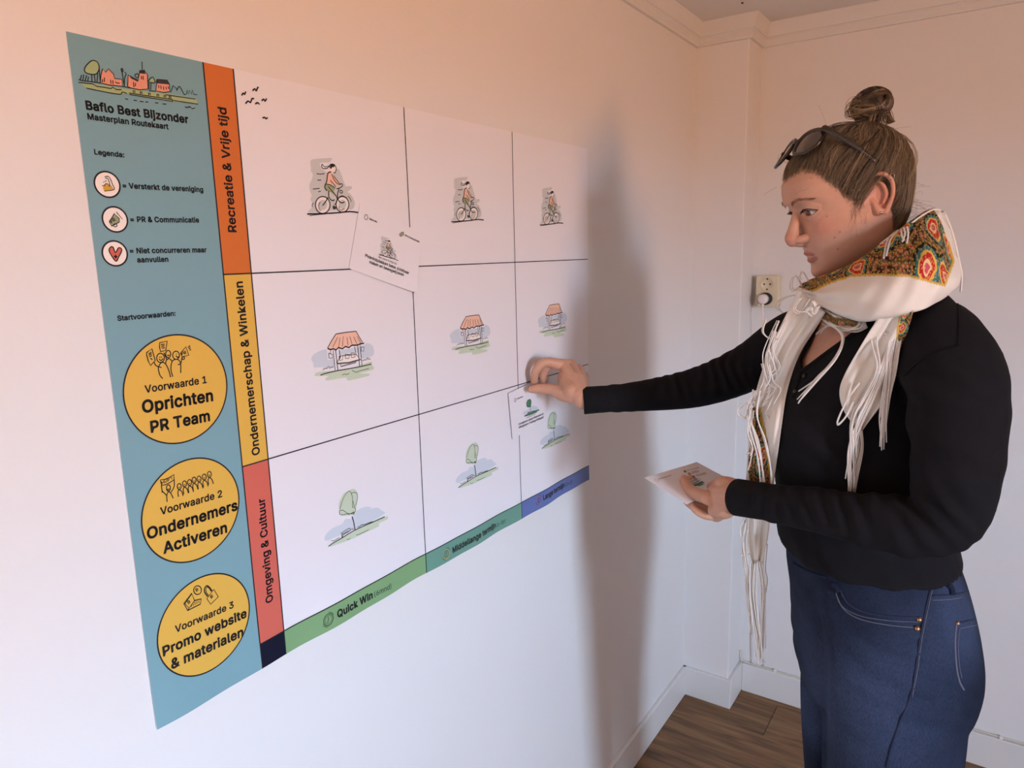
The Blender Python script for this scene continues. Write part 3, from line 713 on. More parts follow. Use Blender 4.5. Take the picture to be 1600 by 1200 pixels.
def card_frame(tl, tr, bl, x):
    a, b, c = on_x(*tl, x), on_x(*tr, x), on_x(*bl, x); A = unit(b - a); B = unit(a - c); B = unit(B - A * (A @ B)); return c, A, B
# card taped to the poster
O1, A1, B1 = card_frame((562.7, 317.3), (662, 366.7), (545.3, 419.3), 0.0045)
S1 = plane_sheet(O1, A1, B1, lambda a, b: 0.010 * (np.clip(a / 0.155, 0, 1) ** 2) * np.clip(1 - b / 0.105, 0, 1) ** 2)
card1 = card_mesh('idea_card', S1, 0.155, 0.108, 'white card with a small cyclist sketch, stuck askew on the poster')
C8 = (530, 310, 0.13333)
p = Print(S1, C8, affine([(105, 1085), (975, 1060), (380, 140)], [(460, 655), (680, 730), (545, 458)])); cyclist(p, 0.55); p.build('line_drawing', card1)
p = Print(S1, C8); p.text('Picknickplekken beter zichtbaar', (300, 683), (795, 890), None, 3, 0.02); p.text('maken en bewegwijzeren', (347, 758), (733, 912), None, 3, 0.02)
p.text('Recreatie & Vrije tijd', (455, 695), (660, 778), I_SLATE); p.text('Quick Win', (350, 245), (440, 287), None, 3, 0.02); p.text('PR & Communicatie', (765, 440), (935, 518), None, 3, 0.02)
p.ell(313, 220, 19, 30, 0.0009, lay=3); p.fill([(705,420),(735,395),(752,400),(750,425),(715,445)], I_SAGE, 2, False); p.line([(705,420),(735,395),(752,400),(750,425),(715,445)], 0.0008, closed=True, lay=3)
p.build('lettering', card1)
# card being placed by the raised hand
O2, A2, B2 = card_frame((797.3, 616), (853, 588), (801, 686.3), 0.007)
S2 = plane_sheet(O2, A2, B2, lambda a, b: 0.012 * np.clip(a / 0.15, 0, 1) ** 2 * np.clip(b / 0.106, 0, 1))
card2 = card_mesh('idea_card', S2, 0.150, 0.105, 'white card with a small dark tree sketch, pressed to the poster by fingertips')
C9 = (790, 600, 0.075)
p = Print(S2, C9, affine([(185, 910), (890, 540), (500, 190)], [(380, 675), (665, 530), (490, 310)])); tree(p, 0.6, I_DKGREEN, I_DKGREEN, I_SKY); p.build('line_drawing', card2)
p = Print(S2, C9); p.text('Ontwikkelen betere fietsroutes en', (268, 862), (775, 632), None, 3, 0.012); p.text('afbuigingen (Trailings/Fietspad)', (272, 926), (780, 706), None, 3, 0.012)
p.text('Omgeving & Cultuur', (425, 715), (610, 635), I_SLATE); p.text('Lange termijn', (230, 318), (347, 270), None, 3, 0.02); p.ell(193, 335, 17, 38, 0.0009, lay=3)
p.build('lettering', card2)
# card held out in the lower hand: lies almost level
K_A, K_B, K_D = np.array([0.3363, 1.2000, 1.2229]), np.array([0.3883, 1.3385, 1.2250]), np.array([0.4318, 1.1646, 1.1971])
A3 = unit(K_B - K_A); B3 = unit(K_A - K_D); B3 = unit(B3 - A3 * (A3 @ B3))
S3 = plane_sheet(K_D, A3, B3, lambda a, b: 0.006 * np.clip(1 - b / 0.105, 0, 1) * np.sin(a * 12 + 0.4))
card3 = card_mesh('idea_card', S3, 0.148, 0.105, 'white card with a market stall sketch, held out flat in the lower hand')
C10 = (1000, 715, 0.08125)
p = Print(S3, C10, affine([(245, 850), (880, 710), (690, 300)], [(935, 590), (1195, 495), (960, 365)])); stall(p, 0.6, I_SKY, I_DKGREEN); p.build('line_drawing', card3)
p = Print(S3, C10)
for body, a, b in (('Middellange termijn', (372, 428), (605, 358)), ('PR & Communicatie', (910, 270), (1135, 212)), ('Versterkt de', (985, 310), (1125, 268)), ('vereniging', (1005, 330), (1130, 293)), ('Niet concurreren', (1075, 372), (1265, 315)), ('maar aanvullen', (1098, 388), (1275, 338))):
    p.text(body, a, b, None, 3, 0.012)
p.ell(318, 445, 42, 26, 0.0008, I_GOLD, lay=3, rot=0.5); p.ell(862, 280, 26, 20, 0.0006, fill=I_DKGREEN, lay=3, rot=0.6); p.ell(945, 330, 32, 20, 0.0006, fill=I_GOLD, lay=3, rot=0.4); p.ell(1022, 388, 36, 18, 0.0004, I_RED, fill=I_RED, lay=3, rot=0.2)
p.build('lettering', card3)

# ------------------------------------------------------------------ wall socket, plug, cables
M_SOCK = mat('cream_plastic', lin(226, 214, 184), rough=0.35)
M_SOCKD = mat('socket_well_plastic', lin(226, 214, 184), rough=0.4)
M_PLUG = mat('white_plastic', lin(240, 232, 228), rough=0.35)
M_DARK = mat('dark_plastic', lin(38, 36, 36), rough=0.5)
sx0, sx1, sz0, sz1 = 0.188, 0.262, 1.450, 1.553
SD = 0.042
sock = MB().box((sx0, YB - SD, sz0), (sx1, YB, sz1), 0, 0.003).build('wall_socket', M_SOCK)
tag(sock, 'cream double wall socket beside the corner column', 'socket')
def well(cz, holes=True):
    cx = (sx0 + sx1) / 2; n = 32; a = np.linspace(0, 2 * math.pi, n, endpoint=False); v = []; f = []
    for r, d in ((0.0225, -0.0012), (0.0215, -0.0018), (0.0195, -0.0016), (0.0188, -0.0004)):
        v += [(cx + r * math.cos(q), YB - SD + d, cz + r * math.sin(q)) for q in a]
    f = grid_faces(n, 4, True); f.append(tuple(3 * n + j for j in range(n)))
    o = obj('socket_well', v, f, M_SOCKD, sock, True)
    if holes:
        for dx, dz, r in ((-0.0095, 0, 0.0027), (0.0095, 0, 0.0027), (0, 0.0175, 0.003), (0, -0.0175, 0.003)):
            vv, fc = tube([(cx + dx, YB - SD - 0.0003, cz + dz), (cx + dx, YB - SD - 0.0012, cz + dz)], r, 12); obj('pin_hole_shade', vv, fc, M_DARK, o)  # dark discs on the well paint in the shade of open holes
well((sz0 + sz1) / 2 + 0.024); well((sz0 + sz1) / 2 - 0.024, False)
pz = (sz0 + sz1) / 2 - 0.024; pxc = (sx0 + sx1) / 2 - 0.002
plug = empty('power_plug', (pxc, YB - SD, pz), 'round white power plug with its thin cable, in the lower socket', 'plug')
v, f = tube([(pxc, YB - SD - 0.0005, pz), (pxc, YB - SD - 0.012, pz), (pxc, YB - SD - 0.014, pz)], [0.0205, 0.0205, 0.017], 28); obj('plug_collar', v, f, M_DARK, plug, True)
v, f = tube([(pxc - 0.003, YB - SD - 0.012, pz), (pxc - 0.003, YB - SD - 0.030, pz), (pxc - 0.003, YB - SD - 0.036, pz), (pxc - 0.003, YB - SD - 0.038, pz)], [0.0165, 0.0160, 0.0135, 0.008], 24); obj('plug_body', v, f, M_PLUG, plug, True)
cb = catmull([(pxc - 0.003, YB - SD - 0.026, pz - 0.012), (pxc - 0.003, YB - SD - 0.027, pz - 0.034), (pxc - 0.002, YB - SD - 0.020, pz - 0.09), (pxc - 0.004, YB - 0.02, pz - 0.3), (pxc - 0.003, YB - 0.012, pz - 0.8), (pxc - 0.004, YB - 0.014, BH + 0.16), (pxc + 0.004, YB - 0.016, BH + 0.01)], 8)
rr = np.full(len(cb), 0.0022); rr[:9] = np.linspace(0.005, 0.0026, 9)
v, f = tube(cb, rr, 8); obj('cable', v, f, M_PLUG, plug, True)
M_CABLE = mat('white_cable', lin(214, 208, 194), rough=0.5)
cpts = [(XCOL + 0.003, YB - 0.004, BH + 0.045), (XCOL + 0.006, YB - 0.006, BH + 0.012), (XCOL + 0.03, YB - 0.006, BH + 0.004)] + [(x, YB - 0.006 - 0.002 * math.sin(x * 9), BH + 0.004 + 0.0015 * math.sin(x * 14)) for x in np.arange(0.26, 2.6, 0.08)]
v, f = tube(catmull(cpts, 4), 0.0032, 8); cable = tag(obj('wall_cable', v, f, M_CABLE, None, True), 'thin white cable clipped along the top of the back baseboard', 'cable')
for x in (0.30, 0.985, 1.6, 2.2):
    MB().box((x - 0.005, YB - 0.013, BH + 0.0), (x + 0.005, YB, BH + 0.010), 0, 0.0015).build('cable_clip', M_PLUG, cable)
sp = on_z(1160, 4, ZC)
v, f = tube([sp + np.array([0, 0, 0.001]), sp + np.array([0, 0, -0.003])], [0.004, 0.003], 10)
tag(obj('ceiling_screw', v, f, M_DARK, None), 'tiny dark screw head in the ceiling', 'screw')
# ------------------------------------------------------------------ tools for organic shapes
def sphere(c, r, nu=20, nv=12, ax=None):
    """ellipsoid; r scalar or (ra, rb, rc) along axes ax (3x3 rows)"""
    r = np.broadcast_to(np.asarray(r, float), (3,)); ax = np.eye(3) if ax is None else np.asarray(ax, float)
    v = [np.array([0, 0, 1.0])]
    for i in range(1, nv):
        p = math.pi * i / nv
        for j in range(nu):
            t = 2 * math.pi * j / nu; v.append(np.array([math.sin(p) * math.cos(t), math.sin(p) * math.sin(t), math.cos(p)]))
    v.append(np.array([0, 0, -1.0])); v = np.array(v) * r
    f = [(0, 1 + j, 1 + (j + 1) % nu) for j in range(nu)]
    for i in range(nv - 2):
        for j in range(nu):
            a = 1 + i * nu + j; b = 1 + i * nu + (j + 1) % nu; f.append((a, a + nu, b + nu, b))
    n = len(v) - 1
    f += [(n, 1 + (nv - 2) * nu + (j + 1) % nu, 1 + (nv - 2) * nu + j) for j in range(nu)]
    return v @ ax + np.asarray(c, float), f
def chain(pts, rad, n=14, sub=5, flat=None, up=None):
    """rounded limb through pts with radii rad (smooth), round ends; flat scales the radius along the binormal"""
    P = catmull(pts, sub); R = catmull(np.asarray(rad, float)[:, None], sub)[:, 0]
    t0 = unit(P[0] - P[1]); t1 = unit(P[-1] - P[-2])
    A = [P[0] + t0 * R[0] * s for s in (0.98, 0.80, 0.45)]; ra = [R[0] * c for c in (0.2, 0.6, 0.893)]
    B = [P[-1] + t1 * R[-1] * s for s in (0.45, 0.80, 0.98)]; rb = [R[-1] * c for c in (0.893, 0.6, 0.2)]
    PP = np.vstack([A, P, B]); RR = np.concatenate([ra, R, rb])
    return tube(PP, RR, n, True, up, RR * flat if flat is not None else None)
def rings(sections, n=40):
    """closed loft of horizontal ellipses: (z, x_front, x_back, y_centre, half_width, yaw)"""
    v = []
    a = np.linspace(0, 2 * math.pi, n, endpoint=False)
    for z, xf, xb, yc, hw, yaw in sections:
        h = (xb - xf) / 2; b = math.sqrt(max(h * h - (hw * math.sin(yaw)) ** 2, 1e-5)) / math.cos(yaw)
        f = np.array([-math.cos(yaw), -math.sin(yaw)]); l = np.array([math.sin(yaw), -math.cos(yaw)])
        c = np.array([(xf + xb) / 2, yc])
        q = c + np.outer(np.sign(np.cos(a)) * np.abs(np.cos(a)) ** 0.9 * b, f) + np.outer(np.sign(np.sin(a)) * np.abs(np.sin(a)) ** 0.9 * hw, l)
        v.append(np.column_stack([q, np.full(n, z)]))
    k = len(sections); f = grid_faces(n, k, True) + [tuple(range(n))[::-1], tuple((k - 1) * n + j for j in range(n))]
    return np.vstack(v), f
def resample(sections, m=4):
    return [tuple(r) for r in catmull(np.array(sections, float), m)]
def weld(solids, voxel, smooth=2, factor=0.5):
    """union of closed solids as one continuous skin"""
    V = []; F = []; n = 0
    for v, f in solids:
        V.append(np.asarray(v)); F += [tuple(int(i) + n for i in q) for q in f]; n += len(v)
    me = bpy.data.meshes.new('weld'); me.from_pydata(np.vstack(V).tolist(), [], F); me.update()
    bm = bmesh.new(); bm.from_mesh(me); bmesh.ops.recalc_face_normals(bm, faces=bm.faces); bm.to_mesh(me); bm.free()
    o = bpy.data.objects.new('weld', me); COL.objects.link(o)
    md = o.modifiers.new('r', 'REMESH'); md.mode = 'VOXEL'; md.voxel_size = voxel; md.adaptivity = 0.0
    if smooth:
        sm = o.modifiers.new('s', 'SMOOTH'); sm.factor = factor; sm.iterations = smooth
    dg = bpy.context.evaluated_depsgraph_get(); dg.update()
    ev = bpy.data.meshes.new_from_object(o.evaluated_get(dg))
    v = np.zeros(len(ev.vertices) * 3); ev.vertices.foreach_get('co', v); v = v.reshape(-1, 3)
    f = [tuple(p.vertices) for p in ev.polygons]
    nr = np.zeros(len(ev.vertices) * 3); ev.vertices.foreach_get('normal', nr); nr = nr.reshape(-1, 3)
    bpy.data.objects.remove(o); bpy.data.meshes.remove(me); bpy.data.meshes.remove(ev)
    return v, f, nr
def folds(v, nr, lst):
    """shallow cloth folds: (centre, direction across the folds, wavelength, height, reach[, phase])"""
    d = np.zeros(len(v))
    for it in lst:
        c, ax, wl, amp, reach = it[:5]; ph = it[5] if len(it) > 5 else 0.0
        ax = unit(ax); q = v - np.asarray(c, float); g = np.exp(-(q ** 2).sum(1) / (reach * reach))
        s = q @ ax + 0.25 * wl * np.sin((q @ np.array([0.3, 0.5, 0.8])) / wl * 1.7)
        d += amp * g * np.sin(2 * math.pi * s / wl + ph)
    return v + nr * d[:, None]
def color_attr(o, name, cols):
    a = o.data.attributes.new(name, 'FLOAT_COLOR', 'POINT')
    c = np.ones((len(o.data.vertices), 4), dtype=np.float32); c[:, :cols.shape[1]] = cols
    a.data.foreach_set('color', c.ravel())

# ------------------------------------------------------------------ the woman
person = empty('person', (0.74, 1.30, 0.0), 'standing person in a black top, jeans and white fringed scarf, placing a card', 'person')
TY, HY = math.radians(20), math.radians(16)

# ---- head frame: F forward, L her left, U up
psi, pit = math.radians(33), math.radians(18)
hf = np.array([-math.cos(psi), -math.sin(psi), 0.0]); HL = np.array([math.sin(psi), -math.cos(psi), 0.0])
HF = math.cos(pit) * hf - math.sin(pit) * np.array([0, 0, 1.0]); HU = math.sin(pit) * hf + math.cos(pit) * np.array([0, 0, 1.0])
HAX = np.array([HF, HL, HU])
EAR = np.array([-0.012, 0.074, -0.012])
H0 = on_y(1372, 309, 1.225) - EAR @ HAX
def hw(p): return np.asarray(p, float) @ HAX + H0            # head-local -> world
def hl(p): return (np.asarray(p, float) - H0) @ HAX.T        # world -> head-local

PROF = np.array([  # z, front, back, half width
    (-0.120, 0.050, -0.010, 0.014), (-0.117, 0.066, -0.020, 0.022), (-0.110, 0.077, -0.030, 0.032), (-0.098, 0.0815, -0.042, 0.043), (-0.086, 0.0800, -0.052, 0.052),
    (-0.076, 0.0790, -0.060, 0.0575), (-0.062, 0.0810, -0.068, 0.0620), (-0.046, 0.0820, -0.077, 0.0655), (-0.028, 0.0800, -0.086, 0.0690), (-0.010, 0.0800, -0.093, 0.0715),
    (0.006, 0.0850, -0.098, 0.0735), (0.020, 0.0915, -0.100, 0.0750), (0.036, 0.0925, -0.099, 0.0755), (0.054, 0.0890, -0.095, 0.0735), (0.072, 0.0800, -0.086, 0.0680),
    (0.088, 0.0650, -0.070, 0.0570), (0.100, 0.0450, -0.050, 0.0410), (0.107, 0.0250, -0.030, 0.0240), (0.110, 0.0080, -0.010, 0.0080)])
def head_shell(off=0.0, n=96):
    z = np.concatenate([np.linspace(-0.120, 0.100, 90), np.linspace(0.101, 0.110, 10)])
    prof = np.column_stack([np.interp(z, PROF[:, 0], PROF[:, k]) for k in range(4)])
    for k in (1, 2, 3):
        s = prof[:, k].copy()
        for _ in range(3): s[1:-1] = 0.25 * s[:-2] + 0.5 * s[1:-1] + 0.25 * s[2:]
        prof[:, k] = s
    a = np.linspace(0, 2 * math.pi, n, endpoint=False); ca, sa = np.cos(a), np.sin(a)
    V = []
    for zz, xf, xb, w in prof:
        e = 0.88
        x = np.where(ca > 0, xf, -xb) * np.sign(ca) * np.abs(ca) ** e
        y = w * np.sign(sa) * np.abs(sa) ** e
        V.append(np.column_stack([x, y, np.full(n, zz)]))
    V = np.vstack(V)
    V[:, 2] = np.where(V[:, 2] > 0.03, 0.03 + (V[:, 2] - 0.03) * 0.78, V[:, 2]); V[:, 0] = np.where(V[:, 0] < -0.01, -0.01 + (V[:, 0] + 0.01) * 0.80, V[:, 0])
    def push(c, s, amt, side=True):
        nonlocal V
        for sg in ((1, -1) if side else (1,)):
            d = (V - np.array([c[0], c[1] * sg, c[2]])) / np.array(s); V[:, 0] += amt * np.exp(-(d ** 2).sum(1) / 2) * (V[:, 0] > 0)
    push((0.080, 0.031, 0.002), (0.03, 0.013, 0.011), -0.0125)      # eye sockets
    push((0.085, 0.026, 0.020), (0.03, 0.020, 0.006), 0.0035)      # brow
    push((0.070, 0.042, -0.026), (0.03, 0.014, 0.012), 0.0040)      # cheekbone
    push((0.070, 0.036, -0.055), (0.03, 0.013, 0.014), 0.0012)
    push((0.080, 0.0, -0.0885), (0.03, 0.016, 0.005), -0.0030, False) # under the lower lip
    push((0.080, 0.0, -0.104), (0.03, 0.013, 0.008), 0.0035, False)  # chin
    push((0.080, 0.0, -0.069), (0.03, 0.022, 0.011), 0.0020, False)  # mouth mound
    nz = len(prof); c = V.reshape(nz, n, 3)
    if off:
        r = np.linalg.norm(V, axis=1)[:, None]; V = V * (r + off) / r
    f = grid_faces(n, nz, True) + [tuple(range(n))[::-1], tuple((nz - 1) * n + j for j in range(n))]
    return V, f
HV, HFc = head_shell()
def both(fn): return [fn(1), fn(-1)]
def L3(pts): return hw(np.array(pts, float))
head_solids = [(hw(HV), HFc)]
head_solids.append(chain(L3([(0.078, 0, 0.008), (0.087, 0, -0.010), (0.0945, 0, -0.024), (0.0995, 0, -0.034), (0.1000, 0, -0.0380)]), [0.0068, 0.0082, 0.0096, 0.0116, 0.0108], 14))
head_solids.append(chain(L3([(0.098, 0, -0.0415), (0.090, 0, -0.0465), (0.078, 0, -0.0500)]), [0.0074, 0.0066, 0.0070], 12))
for s in (1, -1):
    head_solids.append(chain(L3([(0.0960, 0.005 * s, -0.0385), (0.0905, 0.0110 * s, -0.0400), (0.0810, 0.0135 * s, -0.0395), (0.074, 0.0140 * s, -0.0370)]), [0.0070, 0.0072, 0.0070, 0.0070], 12))
    head_solids.append(chain(L3([(0.0760, 0.0155 * s, -0.0005), (0.0785, 0.022 * s, 0.0058), (0.0785, 0.031 * s, 0.0078), (0.0745, 0.040 * s, 0.0058), (0.0655, 0.048 * s, -0.0005)]), [0.0018, 0.0030, 0.0034, 0.0030, 0.0020], 10))
    head_solids.append(chain(L3([(0.0755, 0.0165 * s, -0.0030), (0.0765, 0.024 * s, -0.0072), (0.0760, 0.032 * s, -0.0085), (0.0720, 0.040 * s, -0.0068), (0.0650, 0.047 * s, -0.0025)]), [0.0016, 0.0022, 0.0024, 0.0022, 0.0018], 10))
    head_solids.append(chain(L3([(0.0745, 0.0150 * s, 0.0050), (0.0770, 0.022 * s, 0.0115), (0.0765, 0.031 * s, 0.0135), (0.0715, 0.041 * s, 0.0110), (0.0630, 0.0490 * s, 0.0035)]), [0.0030, 0.0045, 0.0048, 0.0045, 0.0035], 10))
    head_solids.append(chain(L3([(0.0740, 0.0165 * s, -0.0075), (0.0735, 0.024 * s, -0.0125), (0.0720, 0.032 * s, -0.0140), (0.0680, 0.041 * s, -0.0115), (0.0610, 0.048 * s, -0.0060)]), [0.0030, 0.0040, 0.0042, 0.0040, 0.0035], 10))
    # ear
    ec = np.array([-0.012, 0.0, -0.010])
    def E_(a, b, o): return hw(ec + np.array([a, s * (0.0715 + o - 0.42 * a), b]))
    hel = [(0.007, -0.004, 0.001), (0.012, 0.010, 0.002), (0.010, 0.024, 0.004), (-0.001, 0.0325, 0.005), (-0.013, 0.029, 0.006), (-0.0195, 0.016, 0.006), (-0.018, 0.000, 0.006), (-0.012, -0.014, 0.005), (-0.004, -0.026, 0.004)]
    head_solids.append(chain([E_(*q) for q in hel], [0.0024, 0.0032, 0.0034, 0.0034, 0.0034, 0.0034, 0.0032, 0.0034, 0.0050], 10))
    head_solids.append(chain([E_(-0.002, 0.024, 0.003), E_(-0.009, 0.014, 0.004), E_(-0.010, 0.000, 0.004), E_(-0.004, -0.012, 0.003)], [0.0020, 0.0030, 0.0030, 0.0026], 10))
    head_solids.append(chain([E_(0.009, 0.0005, 0.0), E_(0.007, -0.008, 0.003), E_(0.003, -0.022, 0.003)], [0.0040, 0.0040, 0.0066], 10))
    eax = np.array([unit(HF - HL * s * 0.42), unit(HL * s + HF * 0.42), HU])
    head_solids.append(sphere(E_(-0.004, 0.004, -0.0035), (0.0140, 0.0040, 0.0270), 16, 12, eax))
head_solids.append(chain(L3([(0.0660, 0.0255, -0.0715), (0.0775, 0.013, -0.0680), (0.0830, 0.004, -0.0658), (0.0825, 0, -0.0666), (0.0830, -0.004, -0.0658), (0.0775, -0.013, -0.0680), (0.0660, -0.0255, -0.0715)]), [0.0018, 0.0033, 0.0040, 0.0038, 0.0040, 0.0033, 0.0018], 10))
head_solids.append(chain(L3([(0.0660, 0.0240, -0.0730), (0.0765, 0.012, -0.0775), (0.0800, 0, -0.0790), (0.0765, -0.012, -0.0775), (0.0660, -0.0240, -0.0730)]), [0.0016, 0.0038, 0.0047, 0.0038, 0.0016], 10))
NECK = [hw((-0.020, 0, -0.045)), hw((-0.022, 0, -0.095)), np.array([0.705, 1.292, 1.575]), np.array([0.722, 1.296, 1.50])]
head_solids.append(tube(catmull(NECK, 6), catmull(np.array([[0.052], [0.054], [0.058], [0.075]]), 6)[:, 0], 32))
hv, hf_, hn = weld(head_solids, 0.0014, 3, 0.5)
# nostrils: small pits under the nose
lv = hl(hv)
for s in (1, -1):
    d = (lv - np.array([0.0920, 0.0072 * s, -0.0470])) / np.array([0.0042, 0.0030, 0.0030])
    hv = hv + np.outer(np.exp(-(d ** 2).sum(1)) * 0.0030, HU * 0.9 - HF * 0.2)

# ---- torso, arms (skin under the clothes)
TORSO = [(1.585, 0.655, 0.775, 1.297, 0.075, TY), (1.565, 0.635, 0.800, 1.297, 0.125, TY), (1.535, 0.605, 0.825, 1.297, 0.178, TY), (1.49, 0.575, 0.840, 1.297, 0.198, TY), (1.43, 0.543, 0.846, 1.297, 0.196, TY),
         (1.375, 0.510, 0.842, 1.297, 0.188, TY), (1.325, 0.514, 0.838, 1.297, 0.178, TY), (1.27, 0.545, 0.836, 1.298, 0.166, TY), (1.20, 0.556, 0.836, 1.298, 0.163, TY), (1.17, 0.556, 0.840, 1.298, 0.172, TY), (1.150, 0.556, 0.846, 1.298, 0.182, TY), (1.138, 0.557, 0.849, 1.298, 0.186, TY)]
def grow(sec, g): return [(z, xf - g, xb + g, yc, w + g, yw) for z, xf, xb, yc, w, yw in sec]
def PXY(lst): return np.array([on_y(a, b, c) for a, b, c in lst])
ARM_N = PXY([(1462, 535, 1.145), (1490, 590, 1.10), (1496, 670, 1.085), (1492, 750, 1.08), (1478, 808, 1.08), (1430, 824, 1.075), (1370, 815, 1.078), (1290, 800, 1.095), (1210, 786, 1.125), (1152, 777, 1.155)])
ARM_NR = np.array([0.060, 0.062, 0.058, 0.053, 0.047, 0.043, 0.0405, 0.035, 0.0315, 0.0305])
ARM_F = PXY([(1300, 520, 1.42), (1240, 530, 1.455), (1170, 574, 1.445), (1090, 605, 1.415), (1000, 619, 1.365), (911, 626, 1.305)])
ARM_FR = np.array([0.058, 0.056, 0.049, 0.042, 0.0325, 0.0285])
skin_core = [rings(resample(grow(TORSO, -0.006), 3)), chain(ARM_N, ARM_NR - 0.008), chain(ARM_F, ARM_FR - 0.008)]
LEG_N = np.array([(0.772, 1.208, 0.93), (0.774, 1.205, 0.80), (0.762, 1.205, 0.66), (0.754, 1.208, 0.50), (0.770, 1.212, 0.32), (0.778, 1.212, 0.10)]); LEG_NR = np.array([0.108, 0.103, 0.086, 0.067, 0.060, 0.045])
LEG_F = np.array([(0.708, 1.398, 0.93), (0.690, 1.405, 0.80), (0.686, 1.402, 0.66), (0.690, 1.395, 0.50), (0.705, 1.398, 0.32), (0.712, 1.400, 0.10)]); LEG_FR = np.array([0.108, 0.098, 0.083, 0.066, 0.059, 0.045])
HIPS = [(1.20, 0.580, 0.822, 1.298, 0.150, HY), (1.15, 0.574, 0.838, 1.298, 0.166, HY), (1.10, 0.576, 0.858, 1.298, 0.178, HY), (1.05, 0.584, 0.874, 1.298, 0.185, HY), (1.00, 0.588, 0.886, 1.298, 0.190, HY), (0.95, 0.594, 0.893, 1.298, 0.194, HY), (0.90, 0.604, 0.886, 1.298, 0.190, HY), (0.865, 0.625, 0.865, 1.298, 0.175, HY)]
skin_core += [rings(resample(grow(HIPS, -0.020), 2)), chain(LEG_N, LEG_NR - 0.016, 14, 5, 0.85, (1.0, 0, 0)), chain(LEG_F, LEG_FR - 0.016, 14, 5, 0.85, (1.0, 0, 0))]
tv, tf, tn = weld(skin_core, 0.008, 2)

# ---- hands
def X_(px, py, x): return on_x(px, py, x)
def finger(pts, r, n=12): return chain(pts, r, n, 4)
wr = on_y(907, 619, 1.303)
mI, mM, mR, mP = X_(880, 571, 0.078), X_(886, 572, 0.066) + np.array([0, 0.020, 0.0]), X_(892, 580, 0.070) + np.array([0, 0.038, -0.002]), X_(896, 590, 0.078) + np.array([0, 0.052, -0.006])
right = []
right.append(chain([ARM_F[-1] + unit(ARM_F[-2] - ARM_F[-1]) * 0.05, ARM_F[-1] + unit(ARM_F[-2] - ARM_F[-1]) * 0.012, wr, (wr * 0.55 + 0.45 * (mI + mM) / 2)], [0.0205, 0.0215, 0.0225, 0.0245], 16, 4))
for m_, k in ((mI, 0.0125), (mM, 0.0130), (mR, 0.0125), (mP, 0.0115)):
    right.append(chain([wr + (m_ - wr) * 0.08, wr + (m_ - wr) * 0.55, m_], [0.0175, 0.0155, k], 14, 4))
right.append(finger([mI, X_(852, 566, 0.050), X_(837, 580, 0.034), X_(834.5, 597, 0.024)], [0.0128, 0.0110, 0.0097, 0.0082]))
right.append(finger([mM, X_(856, 570, 0.046) + np.array([0, 0.012, 0]), X_(846, 584, 0.032) + np.array([0, 0.008, 0]), X_(848, 597, 0.032) + np.array([0, 0.004, 0])], [0.0128, 0.0110, 0.0097, 0.0082]))
right.append(finger([mR, mR + np.array([-0.026, 0.006, -0.004]), mR + np.array([-0.034, -0.004, -0.026]), mR + np.array([-0.014, -0.014, -0.032])], [0.0115, 0.0098, 0.0086, 0.0074]))
right.append(finger([mP, mP + np.array([-0.020, 0.006, -0.008]), mP + np.array([-0.022, -0.002, -0.026]), mP + np.array([-0.004, -0.012, -0.026])], [0.0102, 0.0088, 0.0078, 0.0068]))
right.append(finger([X_(896, 617, 0.128), X_(879, 615, 0.100), X_(864, 609, 0.076), X_(846, 607, 0.050), X_(831, 608.5, 0.032)], [0.0190, 0.0170, 0.0128, 0.0112, 0.0088]))
right.append(chain([X_(893, 612, 0.125), X_(884, 598, 0.100), X_(880, 588, 0.085)], [0.0190, 0.0160, 0.0130], 12, 4))
rv, rf, rn = weld(right, 0.0016, 3, 0.5)

def K(px, py, lift=0.0):                                        # point on the held card's plane, lifted along its normal
    a = S3.inv(px, py); return K_D + A3 * a[0] + B3 * a[1] + np.cross(A3, B3) * lift
CN = np.cross(A3, B3)
wl_ = on_y(1150, 777, 1.157)
left = []
tb = on_y(1122, 782, 1.172)
left.append(chain([ARM_N[-1] + np.array([0.05, -0.004, 0.004]), wl_, on_y(1126, 776, 1.185)], [0.0240, 0.0235, 0.0260], 16, 4))
left.append(finger([on_y(1140, 788, 1.158), tb, on_y(1103, 777, 1.168), K(1079, 775, 0.0105), K(1067.5, 756, 0.0085)], [0.0185, 0.0165, 0.0125, 0.0108, 0.0088]))
kn = [K(1120, 768, -0.006), K(1119, 778, -0.009), K(1120, 786, -0.013), K(1123, 792, -0.018)]
palm_c = on_y(1143, 777, 1.165)
tips = [[K(1108, 752, -0.010), K(1092, 742, -0.010), K(1080, 740, -0.009)], [K(1100, 772, -0.012), K(1082, 764, -0.011), K(1070, 758, -0.0095)], [K(1101, 784, -0.014), K(1085, 781, -0.012), K(1075, 776, -0.0098)], [K(1107, 791, -0.018), K(1094, 788, -0.015), K(1084, 783, -0.011)]]
for k_, t_, r_ in zip(kn, tips, (0.0105, 0.0108, 0.0104, 0.0094)):
    left.append(chain([wl_ + (k_ - wl_) * 0.1, wl_ + (k_ - wl_) * 0.6, k_], [0.0170, 0.0150, 0.0125], 14, 4))
    left.append(finger([k_] + t_, [r_ * 1.1, r_ * 0.98, r_ * 0.88, r_ * 0.74]))
left.append(chain([wl_, on_y(1132, 795, 1.165), on_y(1118, 797, 1.178)], [0.021, 0.018, 0.014], 14, 4))
left.append(chain([wl_ + np.array([0, 0.01, 0.008]), on_y(1130, 757, 1.185), K(1112, 760, -0.004)], [0.0195, 0.0150, 0.0110], 14, 4))
lv_, lf_, ln_ = weld(left, 0.0016, 3, 0.5)

